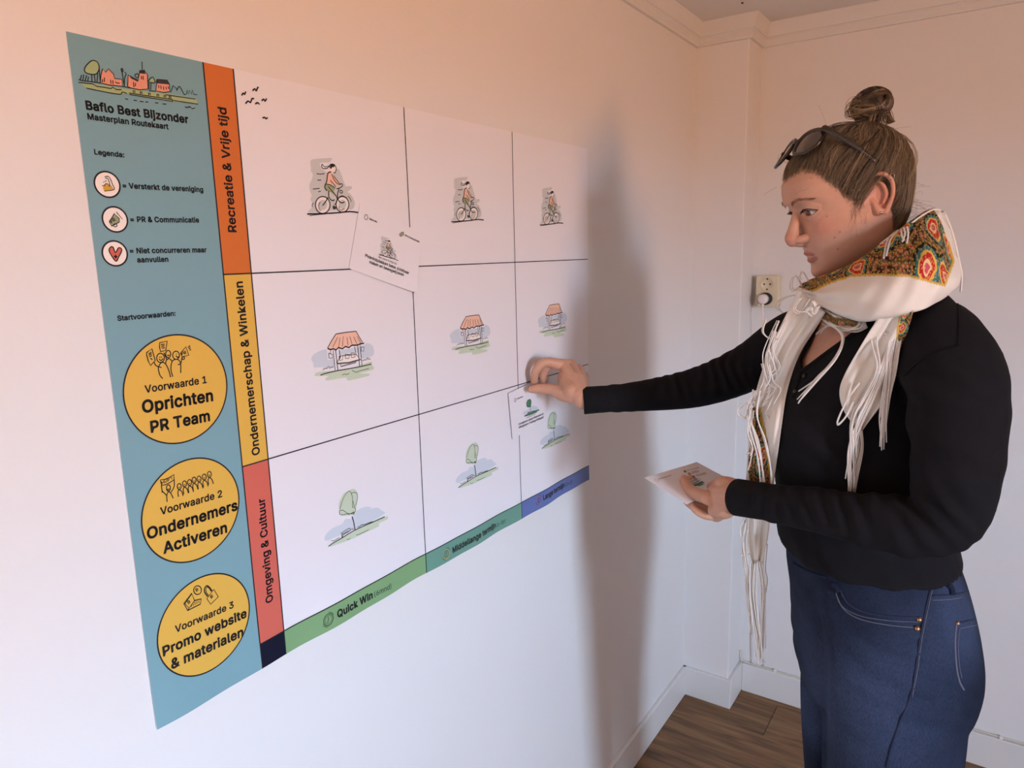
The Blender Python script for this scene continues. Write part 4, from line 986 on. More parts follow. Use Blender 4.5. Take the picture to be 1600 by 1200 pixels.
# ---- one skin mesh for the whole body
bv = np.vstack([hv, tv, rv, lv_]); o1, o2, o3 = len(hv), len(hv) + len(tv), len(hv) + len(tv) + len(rv)
bf = list(hf_) + [tuple(i + o1 for i in q) for q in tf] + [tuple(i + o2 for i in q) for q in rf] + [tuple(i + o3 for i in q) for q in lf_]
def skin_material():
    m = bpy.data.materials.new('skin'); m.use_nodes = True; nt = m.node_tree; b = nt.nodes['Principled BSDF']; L = nt.links.new
    at = nt.nodes.new('ShaderNodeAttribute'); at.attribute_name = 'tone'
    tc = nt.nodes.new('ShaderNodeTexCoord'); n = nt.nodes.new('ShaderNodeTexNoise'); n.inputs['Scale'].default_value = 45; n.inputs['Detail'].default_value = 5; L(tc.outputs['Object'], n.inputs['Vector'])
    mr = nt.nodes.new('ShaderNodeMapRange'); mr.inputs['To Min'].default_value = 0.88; mr.inputs['To Max'].default_value = 1.10; L(n.outputs['Fac'], mr.inputs['Value'])
    mx = nt.nodes.new('ShaderNodeVectorMath'); mx.operation = 'SCALE'; L(at.outputs['Vector'], mx.inputs[0]); L(mr.outputs[0], mx.inputs['Scale'])
    L(mx.outputs[0], b.inputs['Base Color']); b.inputs['Roughness'].default_value = 0.47; b.inputs['Specular IOR Level'].default_value = 0.35
    b.inputs['Subsurface Weight'].default_value = 0.12; b.inputs['Subsurface Radius'].default_value = (0.006, 0.0022, 0.0012); b.inputs['Subsurface Scale'].default_value = 1.0
    n3 = nt.nodes.new('ShaderNodeTexNoise'); n3.inputs['Scale'].default_value = 700; L(tc.outputs['Object'], n3.inputs['Vector'])
    bp = nt.nodes.new('ShaderNodeBump'); bp.inputs['Strength'].default_value = 0.12; bp.inputs['Distance'].default_value = 0.0006; L(n3.outputs['Fac'], bp.inputs['Height']); L(bp.outputs[0], b.inputs['Normal'])
    return m
M_SKIN = skin_material()
body = obj('body', bv, bf, M_SKIN, person, True)
tone = np.tile(np.array(lin(204, 156, 130)[:3]), (len(bv), 1))
q = hl(bv)
def blend(c, s, col, k=1.0, sym=True):
    global tone
    w = np.zeros(len(bv))
    for sg in ((1, -1) if sym else (1,)):
        d = (q - np.array([c[0], c[1] * sg, c[2]])) / np.array(s); w = np.maximum(w, np.exp(-(d ** 2).sum(1) / 2))
    w = np.clip(w * k, 0, 1)[:, None]; tone = tone * (1 - w) + np.array(col[:3]) * w
ROSY = lin(198, 126, 104)
blend((0.070, 0.045, -0.030), (0.03, 0.016, 0.014), ROSY, 0.55)
blend((0.105, 0.0, -0.036), (0.012, 0.010, 0.009), ROSY, 0.6)
blend((-0.015, 0.078, -0.005), (0.02, 0.02, 0.03), lin(206, 132, 106), 0.6)
# lips follow their two curves
def near_curve(pts, rad):
    P = catmull(pts, 8); d = np.min(np.linalg.norm(q[:, None, :] - P[None, :, :], axis=2), axis=1) if False else None
    idx = np.where((q[:, 0] > 0.055) & (np.abs(q[:, 1]) < 0.032) & (q[:, 2] < -0.055) & (q[:, 2] > -0.092))[0]
    w = np.zeros(len(q)); D = np.min(np.linalg.norm(q[idx][:, None, :] - P[None, :, :], axis=2), axis=1); w[idx] = np.clip((rad - D) / 0.0015, 0, 1); return w
lw = np.maximum(near_curve([(0.0690, 0.0245, -0.0715), (0.0800, 0.012, -0.0680), (0.0860, 0, -0.0668), (0.0800, -0.012, -0.0680), (0.0690, -0.0245, -0.0715)], 0.0044),
                near_curve([(0.0690, 0.0230, -0.0730), (0.0800, 0.012, -0.0775), (0.0840, 0, -0.0790), (0.0800, -0.012, -0.0775), (0.0690, -0.0230, -0.0730)], 0.0050))[:, None]
tone = tone * (1 - 0.75 * lw) + np.array(lin(168, 88, 78)[:3]) * 0.75 * lw
for c in ((0.062, 0.057, -0.014), (0.060, 0.058, -0.052), (0.050, 0.062, -0.045), (0.035, 0.066, 0.010), (0.055, 0.050, -0.070)):
    j = np.argmin(((q - np.array(c)) ** 2).sum(1)); w = np.exp(-((bv - bv[j]) ** 2).sum(1) / (2 * 0.0009 ** 2))[:, None] * 0.7; tone = tone * (1 - w) + np.array(lin(110, 58, 44)[:3]) * w
color_attr(body, 'tone', tone)
M_NAIL = mat('finger_nail', lin(226, 170, 148), rough=0.3)
def nail(tip, along, normal, r, w):
    ax = np.array([unit(along), unit(np.cross(normal, along)), unit(normal)]); v, f = sphere(np.asarray(tip) + unit(normal) * r, (w * 1.15, w * 0.8, 0.0011), 14, 8, ax); obj('finger_nail', v, f, M_NAIL, body, True)
tt = X_(831, 608.5, 0.032); nail(tt, tt - X_(846, 607, 0.050), CAM - tt + np.array([0, 0, 0.35]), 0.0066, 0.0062)
tt = K(1067.5, 756, 0.0085); nail(tt, tt - K(1079, 775, 0.0105), CN * 1.0 + np.array([-0.25, 0.25, 0]), 0.0068, 0.0066)

# ---- eyes
M_EYE = mat('eye_white', lin(222, 208, 200), rough=0.15, spec=0.6)
M_IRIS = mat('grey_brown_iris', lin(70, 62, 50), rough=0.12, spec=0.7)
M_LASH = mat('dark_lash', lin(40, 28, 22), rough=0.7)
for s in (1, -1):
    c = np.array([0.0642, 0.0315 * s, -0.0008]); v, f = sphere(hw(c), 0.0120, 24, 16)
    eye = obj('eye', v, f, M_EYE, body, True)
    g = unit(np.array([1.0, -0.10 if s > 0 else -0.10, -0.22])); gw = g @ HAX
    ax = np.array([unit(np.cross(gw, HU)), unit(np.cross(gw, np.cross(gw, HU))), gw])
    v, f = sphere(hw(c) + gw * 0.0100, (0.0060, 0.0060, 0.0030), 20, 10, ax); ir = obj('iris', v, f, M_IRIS, eye, True)
    v, f = sphere(hw(c) + gw * 0.0118, (0.0026, 0.0026, 0.0014), 16, 8, ax); obj('pupil', v, f, mat('pupil_black', (0.005, 0.005, 0.005, 1), rough=0.1), ir, True) if False else None
    mb = MB(); rl = random.Random(3 + s)
    for k in range(46):
        t = k / 45; P = catmull([(0.0790, 0.0185 * s, 0.0010), (0.0812, 0.031 * s, 0.0050), (0.0680, 0.0480 * s, -0.0010)], 20)[int(t * 40)]
        e = P + np.array([0.0050, 0.0030 * s * (t - 0.3), -0.0028 + 0.002 * rl.random()])
        mb.tube(hw(np.array([P, (P + e) / 2 + np.array([0.0008, 0, -0.0006]), e])), [0.00028, 0.00022, 0.0001], 3)
    mb.tube(hw(catmull([(0.0775, 0.0165 * s, -0.0005), (0.0815, 0.024 * s, 0.0042), (0.0815, 0.031 * s, 0.0052), (0.0770, 0.040 * s, 0.0040), (0.0672, 0.0485 * s, -0.0015)], 6)), 0.0007, 5)
    tag(mb.build('eyelash', M_LASH, body), kind='stuff')
    mb = MB()
    for k in range(120):
        t = rl.random(); a = catmull([(0.0900, 0.012 * s, 0.0150), (0.0915, 0.022 * s, 0.0205), (0.0850, 0.036 * s, 0.0225), (0.0700, 0.0500 * s, 0.0170)], 12)
        P = a[int(t * (len(a) - 1))] + np.array([0.0012, 0, rl.uniform(-0.0030, 0.0030) * (1 - 0.5 * t)])
        dr = np.array([-0.004 * (0.3 + t), 0.0065 * s, 0.0035 * (0.7 - t)]) * rl.uniform(0.6, 1.1)
        mb.tube(hw(np.array([P, P + dr * 0.5 + np.array([0.0004, 0, 0]), P + dr])), [0.00022, 0.00018, 0.00008], 3)
    tag(mb.build('eyebrow', mat('brow_hair', lin(150, 108, 80), rough=0.7), body), kind='stuff')
M_GOLD = mat('silver_jewellery', lin(226, 214, 196), rough=0.2, metal=1.0)
v, f = sphere(hw(np.array([-0.009, 0.0795, -0.0345])), 0.0022, 12, 8); obj('ear_stud', v, f, M_GOLD, body, True)
a = np.linspace(0, 2 * math.pi, 24, endpoint=False); rc = np.array([-0.031, 0.0865, 0.012])
v, f = tube([hw(rc + np.array([0.0055 * math.cos(t) - 0.002, 0.0042 * math.cos(t), 0.0050 * math.sin(t)])) for t in np.linspace(0, 2 * math.pi, 25)], 0.0008, 6); obj('ear_ring', v, f, M_GOLD, body, True)
# ------------------------------------------------------------------ clothes
from mathutils.bvhtree import BVHTree
def in_poly(px, poly):
    x, y = px[:, 0], px[:, 1]; r = np.zeros(len(px), bool); n = len(poly)
    for i in range(n):
        x0, y0 = poly[i]; x1, y1 = poly[(i + 1) % n]
        c = ((y0 > y) != (y1 > y)) & (x < (x1 - x0) * (y - y0) / (y1 - y0 + 1e-12) + x0); r ^= c
    return r
def keep_faces(v, f, drop):
    f2 = [q for q in f if not all(drop[i] for i in q)]
    used = sorted({i for q in f2 for i in q}); mp = {a: b for b, a in enumerate(used)}
    return v[used], [tuple(mp[i] for i in q) for q in f2]
def bvh_of(v, f): return BVHTree.FromPolygons([Vector(p) for p in v.tolist()], f)
def hit(bvh, px, py, lift=0.0, ydef=None):
    d = unit(ray(px, py)); h = bvh.ray_cast(Vector(CAM.tolist()), Vector(d.tolist()))
    if h[0] is None: return on_y(px, py, ydef) if ydef is not None else None
    return np.array(h[0]) - d * lift
def cloth_mat(name, color, weave=900.0, noise=(60, 0.12), rough=0.85, sheen=0.0, bump=0.25):
    return mat(name, color, rough=rough, spec=0.15, bump=(weave, bump, 0.0008), noise=noise, sheen=sheen)
M_TOP = cloth_mat('black_ribbed_jersey', lin(23, 22, 25), 1400, (30, 0.15), 0.9, 0.0)
M_SEAM = cloth_mat('black_seam', lin(14, 14, 16))

sv, sf, sn = weld([rings(resample(TORSO, 3)), chain(np.vstack([ARM_N[:-1], ARM_N[-1] + unit(ARM_N[-2] - ARM_N[-1]) * 0.034]), ARM_NR, 20), chain(np.vstack([ARM_F[:-1], ARM_F[-1] + unit(ARM_F[-2] - ARM_F[-1]) * 0.030]), ARM_FR, 20)], 0.0045, 5, 0.5)
FO = []
e_ = ARM_N[4]
for k, (px, py, y, wl, am, rc, dr) in enumerate((
    (1440, 800, 1.04, 0.030, 0.0035, 0.060, (0.8, 0, 0.6)), (1330, 795, 1.05, 0.028, 0.0028, 0.050, (1, 0, 0.15)), (1250, 790, 1.07, 0.030, 0.0022, 0.045, (1, 0, 0.3)), (1190, 783, 1.10, 0.026, 0.0018, 0.040, (1, 0, -0.3)),
    (1500, 600, 1.03, 0.050, 0.0022, 0.070, (0.2, 0, 1)), (1410, 600, 1.08, 0.060, 0.0030, 0.070, (0.7, 0, 0.7)), (1490, 700, 1.03, 0.060, 0.0020, 0.080, (0.3, 0, 1)),
    (1300, 700, 1.12, 0.070, 0.0030, 0.090, (0.5, 0, 1)), (1400, 890, 1.11, 0.060, 0.0025, 0.090, (1, 0, 0.3)), (1280, 870, 1.15, 0.050, 0.0025, 0.070, (1, 0, 0.5)),
    (1120, 575, 1.38, 0.022, 0.0038, 0.050, (1, 0, 0.25)), (1050, 590, 1.36, 0.024, 0.0030, 0.040, (1, 0, 0.2)), (960, 620, 1.32, 0.030, 0.0018, 0.040, (1, 0, 0)))):
    FO.append((on_y(px, py, y), dr, wl, am, rc, k * 1.3))
sv = folds(sv, sn, FO)
spx = to_px(sv); fc = ((CAM - sv) * sn).sum(1) > 0
VNECK = [(1283, 480), (1360, 488), (1342, 515), (1318, 533), (1290, 553), (1254, 579), (1251, 562), (1264, 535), (1276, 508)]
drop = in_poly(spx, VNECK) & fc & (sv[:, 0] < 0.75)
sv2, sf2 = keep_faces(sv, sf, drop)
top = obj('long_sleeved_top', sv2, sf2, M_TOP, person, True)
tag(top, 'black long-sleeved jersey top with an open henley neck')
BT_ = bvh_of(sv, sf)
def ribbon(bvh, pts, w, name, m, parent, lift=0.0008, ydef=None, sub=6, smooth=True):
    q = catmull(np.array(pts, float), sub) if smooth else np.array(pts, float)
    P = [hit(bvh, a, b, lift, ydef) for a, b in q]; P = np.array([p for p in P if p is not None])
    for _ in range(2): P[1:-1] = 0.25 * P[:-2] + 0.5 * P[1:-1] + 0.25 * P[2:]
    v, f = tube(P, w, 6); return obj(name, v, f, m, parent, True)
ribbon(BT_, [(1494, 462), (1498, 490), (1497, 538)], 0.0012, 'shoulder_seam', M_SEAM, top)
ribbon(BT_, [(1500, 540), (1468, 548), (1436, 565), (1412, 590), (1400, 620)], 0.0012, 'armhole_seam', M_SEAM, top)
ribbon(BT_, [(1283, 486), (1275, 508), (1264, 533), (1250, 562), (1252, 577), (1246, 600), (1238, 622)], 0.0030, 'button_placket', M_TOP, top, 0.0012)
ribbon(BT_, [(1352, 498), (1342, 515), (1318, 533), (1290, 553), (1266, 571), (1253, 580)], 0.0034, 'neckband', M_TOP, top, 0.0012)
for a, b in ((1257, 588), (1243, 612)):
    c = hit(BT_, a, b, 0.002, 1.2); v, f = sphere(c, 0.0042, 12, 8); obj('button', v, f, mat('black_button', (0.01, 0.01, 0.011, 1), rough=0.25), top, True)
# cuffs: open sleeve ends
for P, R_, nm in ((ARM_N, ARM_NR[-1], 'cuff'), (ARM_F, ARM_FR[-1], 'cuff')):
    d = unit(P[-1] - P[-2])
    v, f = tube(np.array([P[-1] - d * k for k in (0.060, 0.040, 0.014, 0.001, 0.0, 0.001, 0.020)]), [R_ * 0.97, R_ * 1.0, R_ * 1.02, R_ * 1.03, R_ * 1.0, R_ * 0.95, R_ * 0.93], 32, False)
    obj(nm, v, f, M_TOP, top, True)

# ---- jeans
def denim():
    m = bpy.data.materials.new('dark_blue_denim'); m.use_nodes = True; nt = m.node_tree; b = nt.nodes['Principled BSDF']; L = nt.links.new
    tc = nt.nodes.new('ShaderNodeTexCoord')
    n = nt.nodes.new('ShaderNodeTexNoise'); n.inputs['Scale'].default_value = 5.0; n.inputs['Detail'].default_value = 4; L(tc.outputs['Object'], n.inputs['Vector'])
    mp = nt.nodes.new('ShaderNodeMapping'); mp.inputs['Scale'].default_value = (900, 900, 160); L(tc.outputs['Object'], mp.inputs['Vector'])
    n2 = nt.nodes.new('ShaderNodeTexNoise'); n2.inputs['Scale'].default_value = 1.0; n2.inputs['Detail'].default_value = 2; L(mp.outputs[0], n2.inputs['Vector'])
    at = nt.nodes.new('ShaderNodeAttribute'); at.attribute_name = 'wear'
    ad = nt.nodes.new('ShaderNodeMath'); ad.operation = 'MULTIPLY_ADD'; ad.inputs[1].default_value = 0.75; L(at.outputs['Fac'], ad.inputs[0]); L(n.outputs['Fac'], ad.inputs[2])
    cr = nt.nodes.new('ShaderNodeValToRGB'); e = cr.color_ramp.elements; e[0].position = 0.35; e[0].color = lin(20, 25, 40); e[1].position = 1.15 if False else 1.0; e[1].color = lin(54, 64, 88); L(ad.outputs[0], cr.inputs['Fac'])
    mx = nt.nodes.new('ShaderNodeMix'); mx.data_type = 'RGBA'; mx.blend_type = 'MULTIPLY'; mx.inputs[0].default_value = 0.8; L(cr.outputs[0], mx.inputs[6]); L(n2.outputs['Fac'], mx.inputs[7])
    ga = nt.nodes.new('ShaderNodeMix'); ga.data_type = 'RGBA'; ga.blend_type = 'MULTIPLY'; ga.inputs[0].default_value = 1.0; ga.inputs[7].default_value = (1.5, 1.5, 1.5, 1); L(mx.outputs[2], ga.inputs[6])
    L(ga.outputs[2], b.inputs['Base Color']); b.inputs['Roughness'].default_value = 0.9; b.inputs['Specular IOR Level'].default_value = 0.15
    bp = nt.nodes.new('ShaderNodeBump'); bp.inputs['Strength'].default_value = 0.3; bp.inputs['Distance'].default_value = 0.0008; L(n2.outputs['Fac'], bp.inputs['Height']); L(bp.outputs[0], b.inputs['Normal'])
    return m
M_DENIM = denim()
M_STITCH = mat('faded_stitching', lin(92, 92, 106), rough=0.9)
M_DSEAM = mat('dark_denim_edge', lin(30, 38, 62), rough=0.9)
jv, jf, jn = weld([rings(resample(HIPS, 3)), chain(LEG_N, LEG_NR, 24, 5, 0.85, (1.0, 0, 0)), chain(LEG_F, LEG_FR, 24, 5, 0.85, (1.0, 0, 0))], 0.005, 5, 0.5)
JF = []
for k, (px, py, y, wl, am, rc, dr) in enumerate(((1340, 990, 1.12, 0.045, 0.0020, 0.07, (0.3, 0, 1)), (1430, 1010, 1.10, 0.03, 0.0018, 0.05, (0.1, 0, 1)), (1300, 960, 1.15, 0.05, 0.0025, 0.06, (0.6, 0, 1)), (1490, 1095, 1.13, 0.040, 0.0035, 0.05, (0.2, 0, 1)), (1400, 1090, 1.10, 0.05, 0.0015, 0.08, (0.2, 0, 1)), (1260, 1000, 1.25, 0.05, 0.002, 0.06, (0.4, 0, 1)))):
    JF.append((on_y(px, py, y), dr, wl, am, rc, k))
jv = folds(jv, jn, JF)
_jp = to_px(jv); _seen = ((CAM - jv) * jn).sum(1) > 0
for ln_, dp_, wd_ in (([(1268, 930), (1279, 965), (1285, 1010), (1286, 1060), (1285, 1200)], 0.007, 9.0), ([(1305, 925), (1318, 950), (1345, 965), (1390, 974), (1436, 977)], 0.0025, 6.0), ([(1440, 1000), (1432, 1050), (1424, 1090)], 0.002, 5.0), ([(1380, 1010), (1432, 1002)], 0.002, 5.0), ([(1395, 1030), (1430, 1020)], 0.002, 4.0), ([(1470, 1092), (1500, 1096)], 0.006, 5.0)):
    _d = np.full(len(jv), 1e9)
    for a, b in zip(ln_[:-1], ln_[1:]):
        a = np.array(a, float); b = np.array(b, float); t = np.clip(((_jp - a) @ (b - a)) / ((b - a) @ (b - a)), 0, 1); _d = np.minimum(_d, np.linalg.norm(_jp - (a + t[:, None] * (b - a)), axis=1))
    jv = jv - jn * (dp_ * np.exp(-(_d / wd_) ** 2) * _seen)[:, None]
jeans = obj('jeans', jv, jf, M_DENIM, person, True); tag(jeans, 'dark blue denim jeans')
w_ = np.zeros(len(jv))
for c, r in ((on_y(1330, 1120, 1.12), 0.10), (on_y(1520, 960, 1.2), 0.06), (on_y(1255, 1120, 1.33), 0.07)): w_ += np.exp(-((jv - c) ** 2).sum(1) / (r * r))
color_attr(jeans, 'wear', np.repeat(np.clip(w_, 0, 1)[:, None], 3, 1))
BJ = bvh_of(jv, jf)
def jline(pts, w=0.0013, m=None, name='seam', lift=0.0006): return ribbon(BJ, pts, w, name, m or M_STITCH, jeans, lift)
jline([(1455, 915), (1447, 950), (1437, 1000), (1430, 1050), (1422, 1090), (1405, 1130), (1392, 1170), (1385, 1199)], 0.0016, M_DSEAM)
jline([(1458, 915), (1450, 950), (1440, 1000), (1433, 1050), (1425, 1090)], 0.0008)
jline([(1312, 920), (1322, 940), (1345, 955), (1390, 963), (1437, 965)], 0.0016, M_DSEAM, 'front_pocket_edge'); jline([(1306, 928), (1318, 952), (1345, 968), (1390, 977), (1434, 981)], 0.0008, None, 'front_pocket_stitch'); jline([(1305, 921), (1313, 945), (1342, 962), (1390, 970), (1436, 972)], 0.0006, None, 'front_pocket_stitch')
jline([(1456, 931), (1490, 929), (1520, 922), (1540, 913)], 0.0014, M_DSEAM, 'yoke_seam'); jline([(1456, 938), (1490, 936), (1520, 929), (1540, 921)], 0.0007)
jline([(1496, 974), (1512, 970), (1530, 966), (1541, 962)], 0.0014, M_DSEAM, 'back_pocket_edge'); jline([(1495, 971), (1492, 1000), (1494, 1040), (1499, 1065), (1506, 1078)], 0.0016, M_STITCH, 'back_pocket_edge'); jline([(1500, 982), (1515, 979), (1538, 974)], 0.0007); jline([(1499, 982), (1497, 1010), (1499, 1040), (1503, 1060)], 0.0007)
jline([(1240, 880), (1262, 892), (1290, 903)], 0.0022, M_DENIM, 'waistband_edge')
M_RIVET = mat('copper_rivet', lin(176, 140, 108), rough=0.3, metal=0.9)
for a, b, r in ((1436, 968, 0.0044), (1433, 982, 0.0046), (1496, 974, 0.0036)):
    c = hit(BJ, a, b, 0.0008, 1.15); v, f = sphere(c, r, 14, 10); obj('rivet', v, f, M_RIVET, jeans, True)
for pts in ([(1480, 912), (1486, 919), (1488, 930)], [(1300, 912), (1306, 918), (1311, 925)]):
    ribbon(BJ, pts, 0.0050, 'belt_loop', M_DENIM, jeans, 0.003)
# shoes below the frame
M_SHOE = mat('dark_leather', lin(44, 38, 36), rough=0.5)
for L_ in (LEG_N, LEG_F):
    a = L_[-1]; d = np.array([-0.96, -0.28, 0]); sh = [chain([a + np.array([0, 0, 0.0]), a + np.array([0, 0, -0.050]), a + d * 0.03 + np.array([0, 0, -0.058])], [0.046, 0.046, 0.042], 16), chain([a + np.array([0, 0, -0.062]) - d * 0.03, a + d * 0.06 + np.array([0, 0, -0.060]), a + d * 0.13 + np.array([0, 0, -0.068]), a + d * 0.19 + np.array([0, 0, -0.072])], [0.036, 0.040, 0.040, 0.026], 18)]
    v, f, n_ = weld(sh, 0.005, 3); v[:, 2] = np.maximum(v[:, 2], 0.012)
    s_ = obj('shoe', v, f, M_SHOE, person, True)
    b = np.array([p for p in v if p[2] < 0.02]); lo = b.min(0); hi = b.max(0)
    a_ = np.linspace(0, 2 * math.pi, 24, endpoint=False); cxy = a[:2] + d[:2] * 0.075
    ring_ = [(cxy + d[:2] * 0.135 * math.cos(t) + np.array([-d[1], d[0]]) * 0.042 * math.sin(t)) for t in a_]
    vv = [(*p, 0.0) for p in ring_] + [(*p, 0.016) for p in ring_]; ff = [(i, (i + 1) % 24, 24 + (i + 1) % 24, 24 + i) for i in range(24)] + [tuple(range(24))[::-1], tuple(range(24, 48))]
    obj('sole', vv, ff, M_DARK, s_)

# ------------------------------------------------------------------ hair
def hairline(az):
    return np.interp(az, [0, 20, 34, 46, 57, 66, 78, 88, 100, 112, 124, 140, 180], [0.061, 0.064, 0.063, 0.050, 0.028, 0.002, -0.016, 0.018, 0.024, -0.020, -0.070, -0.088, -0.092])
def hair_depth(p):
    az = np.degrees(np.arctan2(np.abs(p[:, 1]), p[:, 0])); return p[:, 2] - hairline(az)
HB = bvh_of(HV, [tuple(q) for q in HFc])
def skull_r(d):
    h = HB.ray_cast(Vector((0, 0, 0)), Vector(d.tolist())); return (Vector(h[0]).length if h[0] is not None else 0.09)
def loc_px(px, py, lat):
    """head-local point on the plane 'lateral = lat' seen at a photo pixel"""
    d = ray(px, py); t = (lat - (CAM - H0) @ HL) / (d @ HL); return hl(CAM + d * t)
BUN = loc_px(1362, 164, 0.004); BUNB = loc_px(1364, 190, 0.004)
def hair_mat():
    m = bpy.data.materials.new('ash_brown_hair'); m.use_nodes = True; nt = m.node_tree; b = nt.nodes['Principled BSDF']
    at = nt.nodes.new('ShaderNodeAttribute'); at.attribute_name = 'tone'; nt.links.new(at.outputs['Color'], b.inputs['Base Color'])
    b.inputs['Roughness'].default_value = 0.42; b.inputs['Specular IOR Level'].default_value = 0.5
    return m
M_HAIR = hair_mat()
HT = [np.array(lin(*c)[:3]) for c in ((78, 61, 45), (104, 84, 62), (128, 106, 80), (158, 136, 104), (60, 46, 36))]
V_, F_ = HV.copy(), HFc
dep = hair_depth(V_); off = 0.0010 + 0.0080 * np.clip(dep / 0.045, 0, 1) ** 0.7
r_ = np.linalg.norm(V_, axis=1)[:, None]; cap = V_ * (r_ + off[:, None]) / r_
cv, cf = keep_faces(cap, [q for q in F_ if len(q) == 4 or True], dep < 0.018)
hair = obj('hair', hw(cv), cf, M_HAIR, person, True); tag(hair, 'ash-brown hair pulled up into a bun')
color_attr(hair, 'tone', np.tile(HT[0], (len(cv), 1)))
rg = np.random.default_rng(11)
class Strands:
    def __init__(s): s.v = []; s.f = []; s.c = []; s.n = 0
    def add(s, pts, r, col):
        v, f = tube(pts, r, 3, False); s.v.append(v); s.f += [tuple(i + s.n for i in q) for q in f]; s.n += len(v); s.c.append(np.tile(col, (len(v), 1)))
    def build(s, name, parent, label=None):
        o = obj(name, np.vstack(s.v), s.f, M_HAIR, parent, True); color_attr(o, 'tone', np.vstack(s.c)); return tag(o, label, kind='stuff')
def slerp_path(d0, d1, n):
    w = math.acos(max(-1, min(1, float(d0 @ d1)))); t = np.linspace(0, 1, n)
    return np.array([(math.sin((1 - a) * w) * d0 + math.sin(a * w) * d1) / max(math.sin(w), 1e-4) for a in t])
st = Strands(); bd = unit(BUNB)
def scalp(az, dp):
    d = np.array([math.cos(az), math.sin(az), 0.0]); z = float(hairline(abs(math.degrees(az)))) + dp; r = 0.08
    for _ in range(3):
        u_ = unit(np.array([d[0] * r, d[1] * r, z])); R0 = skull_r(u_); r = max(0.004, R0 * math.hypot(u_[0], u_[1]))
    return u_ * R0
roots = [(scalp(math.radians(rg.uniform(-70, 180)), abs(rg.normal(0, 0.03)) + 0.004), 9, 1.0) for _ in range(420)]
roots += [(scalp(math.radians(rg.uniform(-60, 150)), rg.uniform(-0.006, 0.020) + 0.003 * math.sin(k * 0.7)), 3, 0.75) for k in range(1900)]
for rt, nst, rsc in roots:
    d0 = unit(rt); n = 11; path = slerp_path(d0, bd, n); t = np.linspace(0, 1, n)
    sagv = np.cross(d0, bd); sag = rg.normal(0, 0.10)
    base = np.array([skull_r(p) for p in path]); hd = hair_depth(path * base[:, None])
    lift = 0.0006 + 0.0098 * np.clip(np.maximum(hd, 0.0) / 0.045, 0, 1) ** 0.7 + 0.0035 * np.sin(math.pi * t) + 0.010 * t ** 6
    lock_off = rg.normal(0, 0.0012); col0 = HT[rg.integers(0, 5)] if nst > 5 else HT[rg.integers(1, 4)]
    for k in range(nst):
        jl = rg.normal(0, 0.0024); ju = rg.normal(0, 0.0010)
        P = path * (base + lift + lock_off + ju)[:, None] + np.outer(np.sin(math.pi * t), sagv * sag * 0.12) + np.outer(np.sin(math.pi * (0.15 + 0.75 * t)), sagv * jl)
        P[-1] = P[-1] * 0.7 + (BUNB + rg.normal(0, 0.006, 3)) * 0.3
        st.add(hw(P), np.linspace(0.00016, 0.00036, n) * rsc if nst < 5 else 0.00034, np.clip(col0 * rg.uniform(0.75, 1.3), 0, 1))
st.build('hair_strands', hair)
# bun
bn = Strands()
bv_, bf_ = sphere(hw(BUN), (0.0265, 0.0250, 0.0235), 28, 18, HAX)
for i, p in enumerate(bv_):
    l = hl(p) - BUN; bv_[i] = hw(BUN + l * (1 + 0.10 * math.sin(l[0] * 260 + l[2] * 180) + 0.07 * math.sin(l[1] * 240 - l[2] * 200)))
bun = obj('hair_bun', bv_, bf_, M_HAIR, hair, True); color_attr(bun, 'tone', np.tile(HT[0], (len(bv_), 1)))
for i in range(70):
    ax = unit(np.array([0.2, 1.0, 0.5]) + rg.normal(0, 0.55, 3)); u = unit(np.cross(ax, rg.normal(0, 1, 3))); w = np.cross(ax, u)
    a0 = rg.uniform(0, 6.28); ln = rg.uniform(1.6, 4.0); rr = rg.uniform(0.96, 1.16); off_ = ax * rg.uniform(-0.55, 0.55); col0 = HT[rg.integers(0, 5)]
    for k in range(12):
        a = np.linspace(a0, a0 + ln, 14) + rg.normal(0, 0.05)
        q = np.outer(np.cos(a), u) + np.outer(np.sin(a), w) + off_ + rg.normal(0, 0.06, 3); q /= np.linalg.norm(q, axis=1)[:, None]
        bn.add(hw(BUN + q * np.array([0.0270, 0.0255, 0.0240]) * (rr + rg.normal(0, 0.015))), 0.00038, np.clip(col0 * rg.uniform(0.75, 1.3), 0, 1))
curl = loc_px(1337, 172, 0.012)
for i in range(26):                                              # loose curl at the front of the bun
    rr = rg.uniform(0.007, 0.0125); a = np.linspace(rg.uniform(0, 6), rg.uniform(0, 6) + 6.5, 18); c = curl + rg.normal(0, 0.0035, 3)
    bn.add(hw(c + np.column_stack([rr * np.cos(a), 0.004 * np.sin(a * 0.7), rr * 0.85 * np.sin(a)])), 0.0004, HT[rg.integers(0, 5)])
for i in range(150):                                             # neck of the bun
    a = rg.uniform(0, 6.28); r0 = rg.uniform(0.018, 0.030); p0 = BUNB + np.array([r0 * math.cos(a), r0 * math.sin(a), -0.012]); p2 = BUN + np.array([0.020 * math.cos(a + 0.8), 0.020 * math.sin(a + 0.8), -0.004])
    bn.add(hw(catmull([p0, (p0 + p2) / 2 * 1.0 + rg.normal(0, 0.002, 3), p2], 4)), 0.00045, HT[rg.integers(0, 5)])
bn.build('bun_strands', bun)
fl = Strands()
